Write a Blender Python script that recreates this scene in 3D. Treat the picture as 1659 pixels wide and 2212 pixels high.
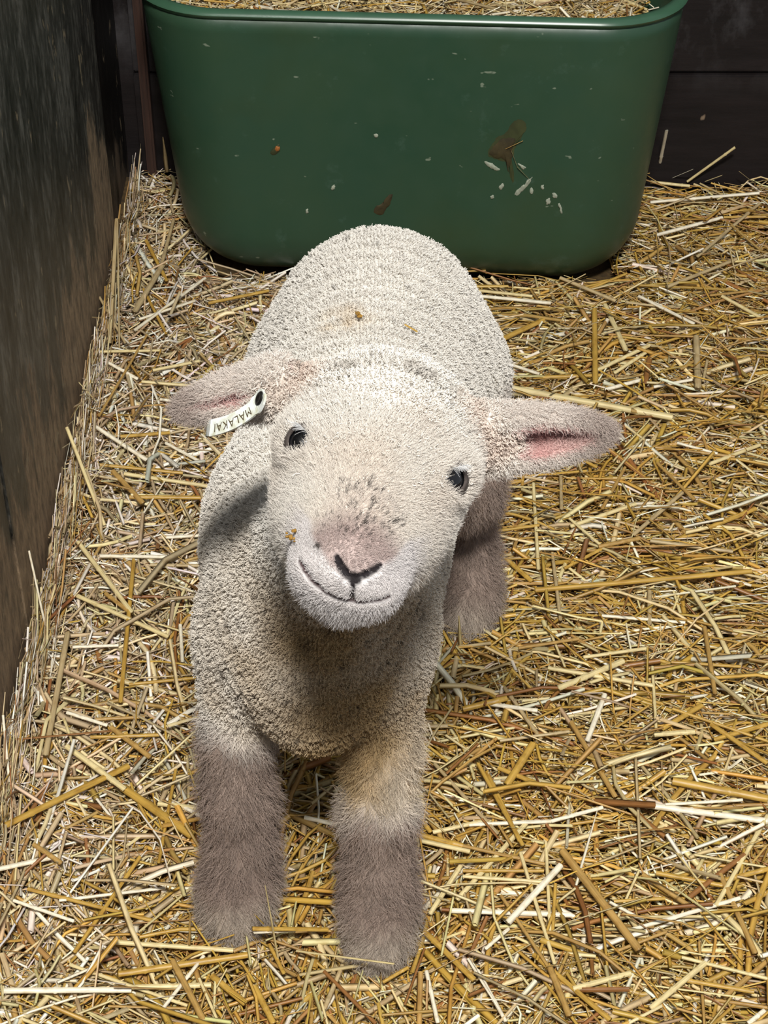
import bpy, math, random
import numpy as np
from mathutils import Vector, Matrix

rng = np.random.default_rng(7)
random.seed(7)
SC = bpy.context.scene
COL = SC.collection
for o in list(bpy.data.objects):
    bpy.data.objects.remove(o)

# ------------------------------------------------------------------ camera
CAM_H, PITCH, FPX, PW, PH = 0.85, math.radians(38), 3867.0, 1659, 2212
cam_d = bpy.data.cameras.new('camera')
cam_d.sensor_fit = 'HORIZONTAL'
cam_d.sensor_width = 36
cam_d.lens = 36 * FPX / PW
cam_d.clip_start = 0.02
cam = bpy.data.objects.new('camera', cam_d)
cam.location = (0, 0, CAM_H)
cam.rotation_euler = (math.pi / 2 - PITCH, 0, 0)
COL.objects.link(cam)
SC.camera = cam

# ------------------------------------------------------------------ world, lamp, exposure
world = bpy.data.worlds.new('barn_air')
SC.world = world
world.use_nodes = True
world.node_tree.nodes['Background'].inputs[0].default_value = (0.86, 0.92, 1.0, 1)
world.node_tree.nodes['Background'].inputs[1].default_value = 0.37
lamp_d = bpy.data.lights.new('barn_lamp', 'AREA')
lamp_d.shape = 'RECTANGLE'
lamp_d.size, lamp_d.size_y = 0.30, 0.20
lamp_d.energy = 67
lamp_d.color = (1.0, 0.98, 0.93)
lamp = bpy.data.objects.new('barn_lamp', lamp_d)
lamp.location = (0.08, -0.46, 2.10)
lamp.rotation_euler = (Vector((0, 0.85, 0.15)) - lamp.location).to_track_quat('-Z', 'Y').to_euler()
COL.objects.link(lamp)
SC.view_settings.view_transform = 'Standard'
SC.view_settings.look = 'None'
SC.view_settings.gamma = 1
SC.view_settings.exposure = 0.0
SC.view_settings.use_curve_mapping = False
SC.cycles.use_denoising = True
SC.cycles.max_bounces = 8

# ------------------------------------------------------------------ helpers
cP, sP = math.cos(PITCH), math.sin(PITCH)

def ray(px, py):
    a = (px - PW / 2) / FPX
    b = (py - PH / 2) / FPX
    return np.array([a, cP - b * sP, -sP - b * cP])

def at_y(px, py, y):
    d = ray(px, py)
    return d * (y / d[1]) + np.array([0, 0, CAM_H])

def at_z(px, py, z):
    d = ray(px, py)
    return d * ((z - CAM_H) / d[2]) + np.array([0, 0, CAM_H])

def srgb(r, g, b):
    f = lambda c: (c / 255 / 12.92) if c / 255 <= 0.04045 else ((c / 255 + 0.055) / 1.055) ** 2.4
    return (f(r), f(g), f(b), 1.0)

def mesh_np(name, V, faces_flat, sizes):
    """mesh from vertex array and flat polygon loops"""
    V = np.asarray(V, np.float32)
    faces_flat = np.asarray(faces_flat, np.int32)
    sizes = np.asarray(sizes, np.int32)
    me = bpy.data.meshes.new(name)
    me.vertices.add(len(V))
    me.vertices.foreach_set('co', V.ravel())
    me.loops.add(len(faces_flat))
    me.loops.foreach_set('vertex_index', faces_flat)
    me.polygons.add(len(sizes))
    st = np.zeros(len(sizes), np.int32)
    st[1:] = np.cumsum(sizes)[:-1]
    me.polygons.foreach_set('loop_start', st)
    me.polygons.foreach_set('use_smooth', np.ones(len(sizes), bool))
    me.update(calc_edges=True)
    return me

def link(name, me, mat=None, parent=None):
    o = bpy.data.objects.new(name, me)
    COL.objects.link(o)
    if mat is not None:
        me.materials.append(mat)
    if parent is not None:
        o.parent = parent
    return o

def empty(name, loc):
    o = bpy.data.objects.new(name, None)
    o.location = loc
    o.empty_display_size = 0.03
    COL.objects.link(o)
    return o

def tag(o, label=None, cat=None, group=None, kind=None):
    if label: o['label'] = label
    if cat: o['category'] = cat
    if group: o['group'] = group
    if kind: o['kind'] = kind
    return o

def place(o, loc):
    """give a mesh built in world coordinates an origin at loc (parent = Empty at loc)"""
    o.matrix_parent_inverse = Matrix.Translation(-Vector(loc))

def vnoise(P, scale, seed=0):
    """smooth value noise in numpy, about -1..1"""
    P = np.asarray(P, np.float64) * scale + seed * 17.31
    i = np.floor(P).astype(np.int64)
    f = P - i
    f = f * f * (3 - 2 * f)
    def h(a, b, c):
        n = (a * 374761393 + b * 668265263 + c * 2147483647 + seed * 974634) & 0xffffffff
        n = ((n ^ (n >> 13)) * 1274126177) & 0xffffffff
        n = n ^ (n >> 16)
        return (n & 0xffff) / 32767.5 - 1
    r = 0
    for dx in (0, 1):
        wx = f[:, 0] if dx else 1 - f[:, 0]
        for dy in (0, 1):
            wy = f[:, 1] if dy else 1 - f[:, 1]
            for dz in (0, 1):
                wz = f[:, 2] if dz else 1 - f[:, 2]
                r = r + wx * wy * wz * h(i[:, 0] + dx, i[:, 1] + dy, i[:, 2] + dz)
    return r

class NT:
    def __init__(self, name):
        self.m = bpy.data.materials.new(name)
        self.m.use_nodes = True
        self.t = self.m.node_tree
        self.b = self.t.nodes['Principled BSDF']
    def n(self, typ, **kw):
        x = self.t.nodes.new(typ)
        for k, v in kw.items():
            setattr(x, k, v)
        return x
    def l(self, a, b):
        self.t.links.new(a, b)
    def noise(self, vec, scale, detail=4, rough=0.55):
        x = self.n('ShaderNodeTexNoise')
        x.inputs['Scale'].default_value = scale
        x.inputs['Detail'].default_value = detail
        x.inputs['Roughness'].default_value = rough
        if vec is not None: self.l(vec, x.inputs['Vector'])
        return x.outputs['Fac']
    def mapping(self, vec, scale=(1, 1, 1), loc=(0, 0, 0), rot=(0, 0, 0)):
        x = self.n('ShaderNodeMapping')
        x.inputs['Scale'].default_value = scale
        x.inputs['Location'].default_value = loc
        x.inputs['Rotation'].default_value = rot
        self.l(vec, x.inputs['Vector'])
        return x.outputs['Vector']
    def ramp(self, fac, stops):
        x = self.n('ShaderNodeValToRGB')
        e = x.color_ramp.elements
        while len(e) > 1: e.remove(e[0])
        e[0].position, e[0].color = stops[0]
        for p, c in stops[1:]:
            k = e.new(p); k.color = c
        self.l(fac, x.inputs['Fac'])
        return x.outputs['Color']
    def mix(self, fac, a, b, mode='MIX'):
        x = self.n('ShaderNodeMix', data_type='RGBA', blend_type=mode)
        for v, s in ((fac, x.inputs[0]), (a, x.inputs[6]), (b, x.inputs[7])):
            if isinstance(v, (int, float)): s.default_value = v
            elif isinstance(v, tuple): s.default_value = v
            else: self.l(v, s)
        return x.outputs[2]
    def math(self, op, a, b=0.0):
        x = self.n('ShaderNodeMath', operation=op)
        for v, s in ((a, x.inputs[0]), (b, x.inputs[1])):
            if isinstance(v, (int, float)): s.default_value = v
            else: self.l(v, s)
        return x.outputs[0]
    def bump(self, h, strength=0.3, dist=0.002):
        x = self.n('ShaderNodeBump')
        x.inputs['Strength'].default_value = strength
        x.inputs['Distance'].default_value = dist
        self.l(h, x.inputs['Height'])
        self.l(x.outputs['Normal'], self.b.inputs['Normal'])
    def coord(self, which='Object'):
        return self.n('ShaderNodeTexCoord').outputs[which]
    def attr(self, name):
        return self.n('ShaderNodeAttribute', attribute_name=name)
    def set(self, **kw):
        for k, v in kw.items():
            self.b.inputs[k].default_value = v

def bw(v): return (v, v, v, 1)

# ------------------------------------------------------------------ materials of the setting
def board_material(name, paint, worn, wear_lo, wear_hi, zscale):
    m = NT(name)
    co = m.coord('Object')
    grain = m.noise(m.mapping(co, (9, 9, 3.2)), 3.0, 10, 0.72)
    fine = m.noise(m.mapping(co, (40, 40, 16)), 3.0, 8, 0.75)
    big = m.noise(m.mapping(co, (9, 9, 4)), 1.0, 3, 0.5)
    sep = m.n('ShaderNodeSeparateXYZ'); m.l(co, sep.inputs[0])
    low = m.n('ShaderNodeMapRange')
    m.l(sep.outputs[2], low.inputs[0])
    low.inputs[1].default_value, low.inputs[2].default_value = wear_hi, wear_lo
    f = m.math('ADD', m.math('MULTIPLY', low.outputs[0], 0.40), m.math('MULTIPLY', grain, 0.62))
    f = m.math('ADD', f, m.math('MULTIPLY', m.math('SUBTRACT', big, 0.5), 0.45))
    mask = m.ramp(f, [(0.47, bw(0)), (0.53, bw(1))])
    wood = m.ramp(fine, [(0.34, tuple(c * 0.35 for c in worn[:3]) + (1,)), (0.52, worn), (0.70, tuple(min(1, c * 1.6) for c in worn[:3]) + (1,))])
    pnt = m.ramp(m.math('ADD', m.math('MULTIPLY', grain, 0.5), m.math('MULTIPLY', fine, 0.5)), [(0.40, tuple(c * 0.12 for c in paint[:3]) + (1,)), (0.5, paint), (0.60, tuple(c * 3.6 for c in paint[:3]) + (1,))])
    c = m.mix(mask, pnt, wood)
    flk = m.noise(m.mapping(co, (42, 42, 26)), 1.0, 6, 0.62)
    chips = m.ramp(flk, [(0.64, bw(0)), (0.66, bw(1))])
    c = m.mix(m.math('MULTIPLY', chips, 0.75), c, srgb(150, 135, 110))
    m.l(c, m.b.inputs['Base Color'])
    m.l(m.ramp(mask, [(0, bw(0.38)), (1, bw(0.75))]), m.b.inputs['Roughness'])
    m.bump(m.math('ADD', m.math('MULTIPLY', grain, 0.7), m.math('MULTIPLY', fine, 0.4)), 0.9, 0.006)
    return m.m

M_left = board_material('worn_black_boarding', srgb(58, 57, 53), srgb(138, 117, 92), -0.04, 0.27, 1)
def black_wall():
    m = NT('black_painted_boarding')
    co = m.coord('Object')
    g = m.noise(m.mapping(co, (6, 6, 40)), 2.0, 5, 0.6)
    c = m.ramp(g, [(0.3, srgb(20, 16, 16)), (0.7, srgb(32, 26, 26))])
    sm = m.noise(m.mapping(co, (1, 1, 0.6), (4, 0, 1)), 16, 6, 0.65)
    sep = m.n('ShaderNodeSeparateXYZ'); m.l(co, sep.inputs[0])
    hi = m.n('ShaderNodeMapRange'); m.l(sep.outputs[2], hi.inputs[0]); hi.inputs[1].default_value, hi.inputs[2].default_value = 0.10, 0.17
    c = m.mix(m.math('MULTIPLY', m.math('MULTIPLY', m.ramp(sm, [(0.45, bw(0)), (0.75, bw(1))]), hi.outputs[0]), 0.75), c, srgb(92, 90, 92))
    ch = m.noise(m.mapping(co, (1, 1, 0.5)), 55, 2, 0.5)
    c = m.mix(m.math('MULTIPLY', m.ramp(ch, [(0.74, bw(0)), (0.77, bw(1))]), 0.7), c, srgb(150, 128, 106))
    m.l(c, m.b.inputs['Base Color'])
    m.set(Roughness=0.55)
    m.b.inputs['Specular IOR Level'].default_value = 0.3
    m.bump(m.math('ADD', g, sm), 0.25, 0.002)
    return m.m
M_back = black_wall()
M_left2 = board_material('shaded_black_corner_boarding', srgb(15, 14, 13), srgb(96, 80, 62), -0.05, 0.13, 1)  # black far board, its colour darkened further for the shade beside the tub

def plain(name, col, rough=0.6, noise_scale=60, var=0.35, bump=0.2, dist=0.001, stretch=(1, 1, 1), **kw):
    m = NT(name)
    nz = m.noise(m.mapping(m.coord('Object'), stretch), noise_scale, 5)
    m.l(m.ramp(nz, [(0.25, tuple(c * (1 - var) for c in col[:3]) + (1,)), (0.75, tuple(min(1, c * (1 + var)) for c in col[:3]) + (1,))]), m.b.inputs['Base Color'])
    m.set(Roughness=rough)
    for k, v in kw.items():
        m.b.inputs[k.replace('_', ' ')].default_value = v
    if bump: m.bump(nz, bump, dist)
    return m.m

M_post = plain('reddish_brown_wood', srgb(54, 33, 24), 0.7, 8, 0.5, 0.4, 0.002, (30, 30, 2))
M_ground = plain('trodden_bedding', srgb(76, 58, 30), 0.95, 140, 0.6, 0.6, 0.004)

# ------------------------------------------------------------------ large structure
WALL_X, WALL_Y = -0.25, 1.608

def box_mesh(name, x0, x1, y0, y1, z0, z1, bev=0.0):
    import bmesh
    bm = bmesh.new()
    bmesh.ops.create_cube(bm, size=1)
    for v in bm.verts:
        v.co = Vector(((x0 + x1) / 2 + v.co.x * (x1 - x0), (y0 + y1) / 2 + v.co.y * (y1 - y0), (z0 + z1) / 2 + v.co.z * (z1 - z0)))
    if bev:
        bmesh.ops.bevel(bm, geom=bm.edges[:], offset=bev, segments=2, affect='EDGES')
    me = bpy.data.meshes.new(name)
    bm.to_mesh(me); bm.free()
    return me

wl = tag(link('wall_left', box_mesh('wall_left', WALL_X - 0.05, WALL_X - 0.02, -0.9, 1.70, -0.05, 1.1), M_left), 'dark weathered board wall left of the lamb', kind='structure')
yy = -0.9
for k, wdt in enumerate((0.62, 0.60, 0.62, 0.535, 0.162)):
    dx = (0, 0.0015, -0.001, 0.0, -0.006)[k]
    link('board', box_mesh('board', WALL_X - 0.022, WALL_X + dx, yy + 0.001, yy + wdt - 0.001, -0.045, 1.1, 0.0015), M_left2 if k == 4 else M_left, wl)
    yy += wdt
wb = tag(link('wall_back', box_mesh('wall_back', -0.32, 1.3, WALL_Y + 0.02, WALL_Y + 0.05, -0.05, 1.0), M_back), 'black painted board wall behind the green tub', kind='structure')
for z0, z1, dy in ((-0.045, 0.124, 0.0), (0.126, 0.30, 0.003), (0.302, 0.50, 0), (0.502, 0.72, 0.002), (0.722, 1.0, 0)):
    link('board', box_mesh('board', -0.24, 1.3, WALL_Y + dy, WALL_Y + 0.022, z0, z1, 0.0015), M_back, wb)

post = tag(link('trim_1', box_mesh('trim_1', -0.233, -0.224, WALL_Y - 0.014, WALL_Y + 0.001, -0.04, 1.0, 0.002), M_post), 'thin reddish brown wooden batten standing in the back left corner', kind='structure')

# ground under the straw
TUB_C = np.array([0.024, 1.499]); TUB_YAW = math.radians(-3.7)

def bed_h(x, y):
    P = np.stack([np.atleast_1d(x), np.atleast_1d(y), np.zeros_like(np.atleast_1d(x))], 1)
    h = 0.006 * vnoise(P, 7, 3) + 0.004 * vnoise(P, 17, 5)
    x = np.atleast_1d(x); y = np.atleast_1d(y)
    h = h + 0.016 * np.exp(-np.clip(x - WALL_X, 0, 9) / 0.035) + 0.01 * np.exp(-np.clip(WALL_Y - y, 0, 9) / 0.06)
    return h

gx = np.linspace(WALL_X - 0.01, 1.25, 120); gy = np.linspace(-0.3, WALL_Y, 150)
GX, GY = np.meshgrid(gx, gy, indexing='ij')
gz = bed_h(GX.ravel(), GY.ravel()) - 0.014
V = np.stack([GX.ravel(), GY.ravel(), gz], 1)
ii, jj = np.meshgrid(np.arange(119), np.arange(149), indexing='ij')
a = (ii * 150 + jj).ravel()
Fq = np.stack([a, a + 150, a + 151, a + 1], 1)
tag(link('floor', mesh_np('floor', V, Fq.ravel(), np.full(len(Fq), 4)), M_ground), 'pen floor of trodden bedding under the loose straw', kind='structure')

# ------------------------------------------------------------------ green tub
def tub_material():
    m = NT('green_plastic')
    co = m.coord('Object')
    n1 = m.noise(co, 9, 4); n2 = m.noise(co, 45, 5); n3 = m.noise(m.mapping(co, (60, 10, 10)), 3, 3)
    c = m.ramp(n1, [(0.3, srgb(40, 71, 54)), (0.7, srgb(50, 75, 54))])
    c = m.mix(m.math('MULTIPLY', m.ramp(m.noise(co, 7, 5, 0.6), [(0.5, bw(0)), (0.72, bw(1))]), 0.55), c, srgb(50, 66, 38))
    c = m.mix(m.math('MULTIPLY', m.ramp(m.noise(m.mapping(co, (1, 1, 1), (3, 1, 7)), 24, 6, 0.7), [(0.60, bw(0)), (0.75, bw(1))]), 0.3), c, srgb(96, 122, 112))
    sp = m.ramp(m.noise(m.mapping(co, (1, 1, 1.6), (9, 4, 2)), 75, 2, 0.5), [(0.735, bw(0)), (0.77, bw(1))])
    c = m.mix(m.math('MULTIPLY', sp, 0.55), c, srgb(150, 160, 140))
    m.l(c, m.b.inputs['Base Color'])
    m.l(m.ramp(n2, [(0.3, bw(0.34)), (0.7, bw(0.5))]), m.b.inputs['Roughness'])
    m.bump(m.math('ADD', n2, m.math('MULTIPLY', n3, 0.5)), 0.06, 0.002)
    return m.m
M_tub = tub_material()

def loft(name, rings, closed_bottom=True, close_top=False):
    n = len(rings[0])
    V = np.array([p for r in rings for p in r])
    F = []; S = []
    for i in range(len(rings) - 1):
        for k in range(n):
            F += [i * n + k, i * n + (k + 1) % n, (i + 1) * n + (k + 1) % n, (i + 1) * n + k]; S.append(4)
    if closed_bottom:
        F += list(range(n))[::-1]; S.append(n)
    if close_top:
        F += [(len(rings) - 1) * n + k for k in range(n)]; S.append(n)
    return mesh_np(name, V, F, S)

TUB_Z, TUB_H, B_R = -0.006, 0.268, 0.055
def tub_half(z):           # half sizes of the outer wall at height z
    t = z / TUB_H
    return 0.208 + 0.026 * t, 0.076 + 0.013 * t
def shrink_ring(z, inset):
    hx, hy = tub_half(z)
    hx -= inset; hy -= inset
    r = max(0.02, 0.076 - inset * 0.6)
    pts = rrect_fixed(hx, hy, min(r, hy - 0.002))
    return [(x, y, z) for x, y in pts]
def rrect_fixed(hx, hy, r, n=14, sx=10, sy=4):
    out = []
    corners = ((hx - r, hy - r, 0), (-hx + r, hy - r, 90), (-hx + r, -hy + r, 180), (hx - r, -hy + r, 270))
    for c, (cx, cy, a0) in enumerate(corners):
        for k in range(n + 1):
            t = math.radians(a0 + 90 * k / n)
            out.append((cx + r * math.cos(t), cy + r * math.sin(t)))
        nx = corners[(c + 1) % 4]
        t = math.radians(nx[2])
        q = (nx[0] + r * math.cos(t), nx[1] + r * math.sin(t))
        p = out[-1]
        m = sx if c % 2 == 0 else sy
        for s in range(1, m):
            out.append((p[0] + (q[0] - p[0]) * s / m, p[1] + (q[1] - p[1]) * s / m))
    return out
rings = []
for k in range(9):                       # bottom fillet
    t = math.pi / 2 * k / 8
    rings.append(shrink_ring(B_R * (1 - math.cos(t)), B_R * (1 - math.sin(t))))
for z in np.linspace(B_R, TUB_H, 14)[1:]:
    rings.append(shrink_ring(z, 0.0))
for z in np.linspace(TUB_H, B_R * 0.6, 12):
    rings.append(shrink_ring(z, 0.006))
rings.append(shrink_ring(0.012, 0.035))
tub = empty('feed_tub', (TUB_C[0], TUB_C[1], TUB_Z))
tub.rotation_euler = (0, 0, TUB_YAW)
tag(tub, 'green plastic tub with rounded corners, filled with straw, against the back wall', 'tub')
shell = link('tub_shell', loft('tub_shell', rings, True, True), M_tub, tub)
# rolled rim
rr = []
M_rim = plain('green_rim_highlight', srgb(58, 92, 70), 0.28, 40, 0.12, 0.05, 0.001)  # lighter green than the shell: the rim's highlight is put into its colour
NP = len(shrink_ring(TUB_H, 0))
for k in range(9):
    t = 2 * math.pi * k / 8
    rr.append([(x, y, TUB_H + 0.0045 * math.sin(t)) for x, y, z in shrink_ring(TUB_H, 0.003 - 0.0055 * math.cos(t))])
link('rim', loft('rim', rr, False), M_rim, tub)

def tub_front(px, py, off=0.0):
    """point on the front wall of the tub seen at a photo pixel, in tub coordinates"""
    c, s = math.cos(-TUB_YAW), math.sin(-TUB_YAW)
    d = ray(px, py); o = np.array([0, 0, CAM_H]) - np.array([TUB_C[0], TUB_C[1], TUB_Z])
    R = np.array([[c, -s, 0], [s, c, 0], [0, 0, 1]])
    d, o = R @ d, R @ o
    # wall: y = -(0.076 + 0.013 z/H)
    k = 0.013 / TUB_H
    t = (-0.076 - off - k * o[2] - o[1]) / (d[1] + k * d[2])
    return o + t * d

def blob(pts_px, off, mat, name, th=0.0008):
    """a thin dried splash on the tub front, outline in photo pixels"""
    r_ = random.Random(int(pts_px[0][0] * 7 + pts_px[0][1]))
    Q = [np.array(p, float) for p in pts_px]
    for amp in (0.16, 0.16):                     # ragged outline
        out = []
        for a, b in zip(Q, Q[1:] + Q[:1]):
            d = b - a
            out += [a * 0.8 + b * 0.2, (a + b) / 2 + np.array([-d[1], d[0]]) * r_.uniform(-amp, amp), a * 0.2 + b * 0.8]
        Q = out
    P = [tub_front(x, y, off) for x, y in Q]
    n = len(P); c = np.mean(P, 0)
    V = P + [p * 0.72 + c * 0.28 + np.array([0, -th, 0]) for p in P] + [c + np.array([0, -th, 0])]
    F = []; S = []
    for k in range(n):
        F += [k, (k + 1) % n, n + (k + 1) % n, n + k]; S.append(4)
        F += [n + k, n + (k + 1) % n, 2 * n]; S.append(3)
    return link(name, mesh_np(name, V, F, S), mat, tub)

M_white = plain('dried_white_splash', srgb(150, 156, 138), 0.8, 300, 0.3, 0.5, 0.001)
M_muck = plain('dried_brown_smear', srgb(56, 48, 24), 0.7, 150, 0.5, 0.4, 0.001)
M_muck2 = plain('thin_brown_smear', srgb(56, 62, 34), 0.6, 90, 0.35, 0.2, 0.001)
M_orange = plain('orange_fleck', srgb(150, 92, 40), 0.7, 200, 0.4, 0.4, 0.001)
blob([(1052, 338), (1062, 310), (1095, 286), (1108, 262), (1122, 256), (1138, 266), (1130, 292), (1112, 318), (1104, 345), (1112, 390), (1106, 398), (1098, 350), (1072, 345)], 0.0001, M_muck2, 'dried_smear', 0.0003)
blob([(1054, 332), (1068, 312), (1100, 296), (1116, 300), (1106, 322), (1104, 352), (1098, 376), (1094, 346), (1070, 342)], 0.0006, M_muck, 'dried_smear')
blob([(806, 458), (812, 444), (826, 440), (840, 420), (849, 418), (846, 432), (834, 452), (828, 464), (814, 464)], 0.0002, M_muck, 'dried_smear')
blob([(582, 330), (592, 318), (603, 310), (606, 320), (600, 332), (588, 336)], 0.0002, M_muck2, 'dried_smear')
blob([(592, 322), (598, 314), (605, 317), (603, 326), (596, 328)], 0.0006, M_orange, 'dried_fleck')
for p in ([(1044, 348), (1056, 350), (1070, 358), (1082, 366), (1072, 370), (1056, 362)],
          [(1110, 420), (1124, 404), (1140, 388), (1152, 380), (1146, 394), (1132, 410), (1118, 424)],
          [(1076, 404), (1086, 394), (1090, 402), (1082, 412)], [(1116, 352), (1128, 356), (1138, 362), (1130, 368)],
          [(1144, 408), (1150, 404), (1152, 418), (1146, 420)], [(1178, 432), (1188, 426), (1190, 440), (1180, 444)],
          [(1192, 416), (1202, 418), (1204, 428), (1194, 428)], [(1168, 400), (1175, 398), (1176, 408), (1170, 410)],
          [(714, 408), (722, 397), (725, 403), (718, 412)], [(806, 290), (814, 288), (818, 294), (810, 298)],
          [(660, 452), (666, 450), (667, 460), (661, 462)], [(1204, 440), (1210, 438), (1216, 462), (1210, 460)],
          [(1058, 424), (1066, 420), (1068, 428), (1060, 430)]):
    blob(p, 0.0003, M_white, 'white_splash')

# ------------------------------------------------------------------ the lamb: one implicit body surface
DOWN = np.array([0, -sP, -cP]); TOW = np.array([0, -cP, sP]); RIGHT = np.array([1.0, 0, 0])
ROLL = math.radians(13.4)
Rr = math.cos(ROLL) * RIGHT + math.sin(ROLL) * DOWN
Dr = -math.sin(ROLL) * RIGHT + math.cos(ROLL) * DOWN
HT = math.radians(55)
HF = math.cos(HT) * Dr + math.sin(HT) * TOW        # nose direction
HU = -math.sin(HT) * Dr + math.cos(HT) * TOW       # up out of the forehead
HR = Rr
HO = at_y(812, 995, 0.62)                          # between the eyes
HM = np.stack([HR, HF, HU])                        # rows: local axes
def hw(r, f, u): return HO + r * HR + f * HF + u * HU

def smin(a, b, k):
    h = np.maximum(k - np.abs(a - b), 0) / k
    return np.minimum(a, b) - h * h * k * 0.25
def smax(a, b, k): return -smin(-a, -b, k)

class Ell:
    def __init__(s, c, r, M=None, k=0.02):
        s.c = np.array(c, float); s.r = np.array(r, float); s.M = M; s.k = k
        R = max(s.r); s.lo, s.hi = s.c - R, s.c + R
    def d(s, P):
        q = P - s.c
        if s.M is not None: q = q @ s.M.T
        k0 = np.sqrt(((q / s.r) ** 2).sum(-1)); k1 = np.sqrt(((q / s.r ** 2) ** 2).sum(-1)) + 1e-9
        return k0 * (k0 - 1) / k1
class Cone:
    def __init__(s, a, b, ra, rb, k=0.02):
        s.a, s.b, s.ra, s.rb, s.k = np.array(a, float), np.array(b, float), ra, rb, k
        R = max(ra, rb); s.lo = np.minimum(s.a, s.b) - R; s.hi = np.maximum(s.a, s.b) + R
    def d(s, P):
        ab = s.b - s.a
        t = np.clip(((P - s.a) @ ab) / (ab @ ab), 0, 1)
        q = P - s.a - t[..., None] * ab
        return np.sqrt((q ** 2).sum(-1)) - (s.ra + (s.rb - s.ra) * t)
class Ear:
    """cupped ear: an open tube whose wall tapers to the tip; N = direction the opening faces"""
    def __init__(s, base, tip, N, rad, theta=115, flat=0.72, th=0.0019, bend=0.0, k=0.008):
        base, tip = np.array(base, float), np.array(tip, float)
        A = tip - base; s.L = np.linalg.norm(A); s.A = A / s.L
        N = np.array(N, float); N = N - (N @ s.A) * s.A; s.N = N / np.linalg.norm(N)
        s.S = np.cross(s.N, s.A); s.B = base; s.rad = rad; s.th = th; s.theta = math.radians(theta); s.flat = flat; s.bend = bend; s.k = k
        R = rad * 1.6
        s.lo = np.minimum(base, tip) - R; s.hi = np.maximum(base, tip) + R
    def local(s, P):
        q = P - s.B
        a = q @ s.A; b = q @ s.S; c = q @ s.N
        t = np.clip(a / s.L, 0, 1)
        c = c - s.bend * t * t
        return a, b, c, t
    def rho(s, t):
        return s.rad * (0.70 + 1.0 * t) * np.clip(1 - t, 0, 1) ** 0.85 / (0.70 + 1.0 * 0.3) / (0.70 ** 0.85) + 0.0012
    def d(s, P):
        a, b, c, t = s.local(P)
        c2 = c / s.flat
        r = np.sqrt(b * b + c2 * c2) + 1e-9
        phi = np.abs(np.arctan2(b, -c2))
        rho = s.rho(t)
        th = s.theta * (1 - 0.0 * t)
        ring = np.abs(r - rho)
        ex, ey = rho * np.sin(th), rho * np.cos(th)
        cap = np.sqrt((np.abs(b) - ex) ** 2 + (-c2 - ey) ** 2)
        d2 = np.where(phi < th, ring, cap) * (0.5 + 0.5 * s.flat) - s.th
        out = np.maximum(a - s.L, -a)
        return np.maximum(d2, 0) + np.where(out > 0, out, 0) + np.minimum(d2, 0)

EYE_R = 0.0085
HEAD = [
    Ell(hw(0, -0.026, -0.001), (0.038, 0.042, 0.0325), HM, 0.02),
    Ell(hw(0, -0.002, 0.001), (0.031, 0.036, 0.022), HM, 0.02),          # brow
    Cone(hw(0, 0.0, -0.008), hw(0, 0.050, -0.014), 0.026, 0.0185, 0.02), # bridge of the nose
    Ell(hw(-0.019, 0.014, -0.022), (0.0155, 0.026, 0.020), HM, 0.02),     # cheeks
    Ell(hw(0.018, 0.014, -0.022), (0.0145, 0.026, 0.020), HM, 0.02),
    Cone(hw(0, -0.005, -0.030), hw(0, 0.047, -0.0335), 0.022, 0.0135, 0.014),  # lower jaw
    Ell(hw(-0.0105, 0.054, -0.0215), (0.0125, 0.013, 0.0115), HM, 0.010),      # upper lip
    Ell(hw(0.0105, 0.054, -0.0215), (0.0125, 0.013, 0.0115), HM, 0.010),
    Ell(hw(0, 0.058, -0.0125), (0.0125, 0.0115, 0.0095), HM, 0.010),           # nose
    Ell(hw(-0.0325, 0.0, 0.0035), (0.006, 0.010, 0.005), HM, 0.010),           # eyebrow ridges
    Ell(hw(0.0325, 0.0, 0.0035), (0.006, 0.010, 0.005), HM, 0.010),
]
EAR_L = Ear(at_y(615, 830, 0.648), at_y(392, 880, 0.650), TOW + 0.30 * DOWN, 0.0074, 140, 0.66, 0.0019, 0.004)
EAR_R = Ear(at_y(1050, 950, 0.645), at_y(1310, 926, 0.652), TOW + 0.55 * DOWN, 0.0104, 120, 0.66, 0.0020, 0.004)
EARS = [EAR_L, EAR_R,
        Cone(hw(-0.030, -0.026, 0.006), at_y(604, 838, 0.650), 0.012, 0.0085, 0.012),
        Cone(hw(0.030, -0.026, 0.006), at_y(1066, 948, 0.648), 0.013, 0.0095, 0.012)]
TORSO = [
    Ell((-0.003, 0.965, 0.226), (0.068, 0.074, 0.077), None, 0.04),
    Ell((-0.012, 0.880, 0.218), (0.065, 0.090, 0.078), None, 0.04),
    Ell((-0.034, 0.800, 0.216), (0.061, 0.070, 0.070), None, 0.04),
    Ell((-0.033, 0.758, 0.220), (0.058, 0.062, 0.066), None, 0.04),
    Ell((-0.036, 0.722, 0.212), (0.049, 0.048, 0.052), None, 0.03),
    Ell((-0.037, 0.702, 0.182), (0.026, 0.032, 0.035), None, 0.03),
    Cone((-0.033, 0.735, 0.240), hw(0, -0.032, -0.036), 0.048, 0.028, 0.02),
    Cone((-0.003, 1.020, 0.245), (-0.003, 1.045, 0.150), 0.014, 0.011, 0.02),
]
def chain(pts):
    return [Cone(pts[i][0], pts[i + 1][0], pts[i][1], pts[i + 1][1], pts[i][2] if len(pts[i]) > 2 else 0.012) for i in range(len(pts) - 1)]
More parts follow.
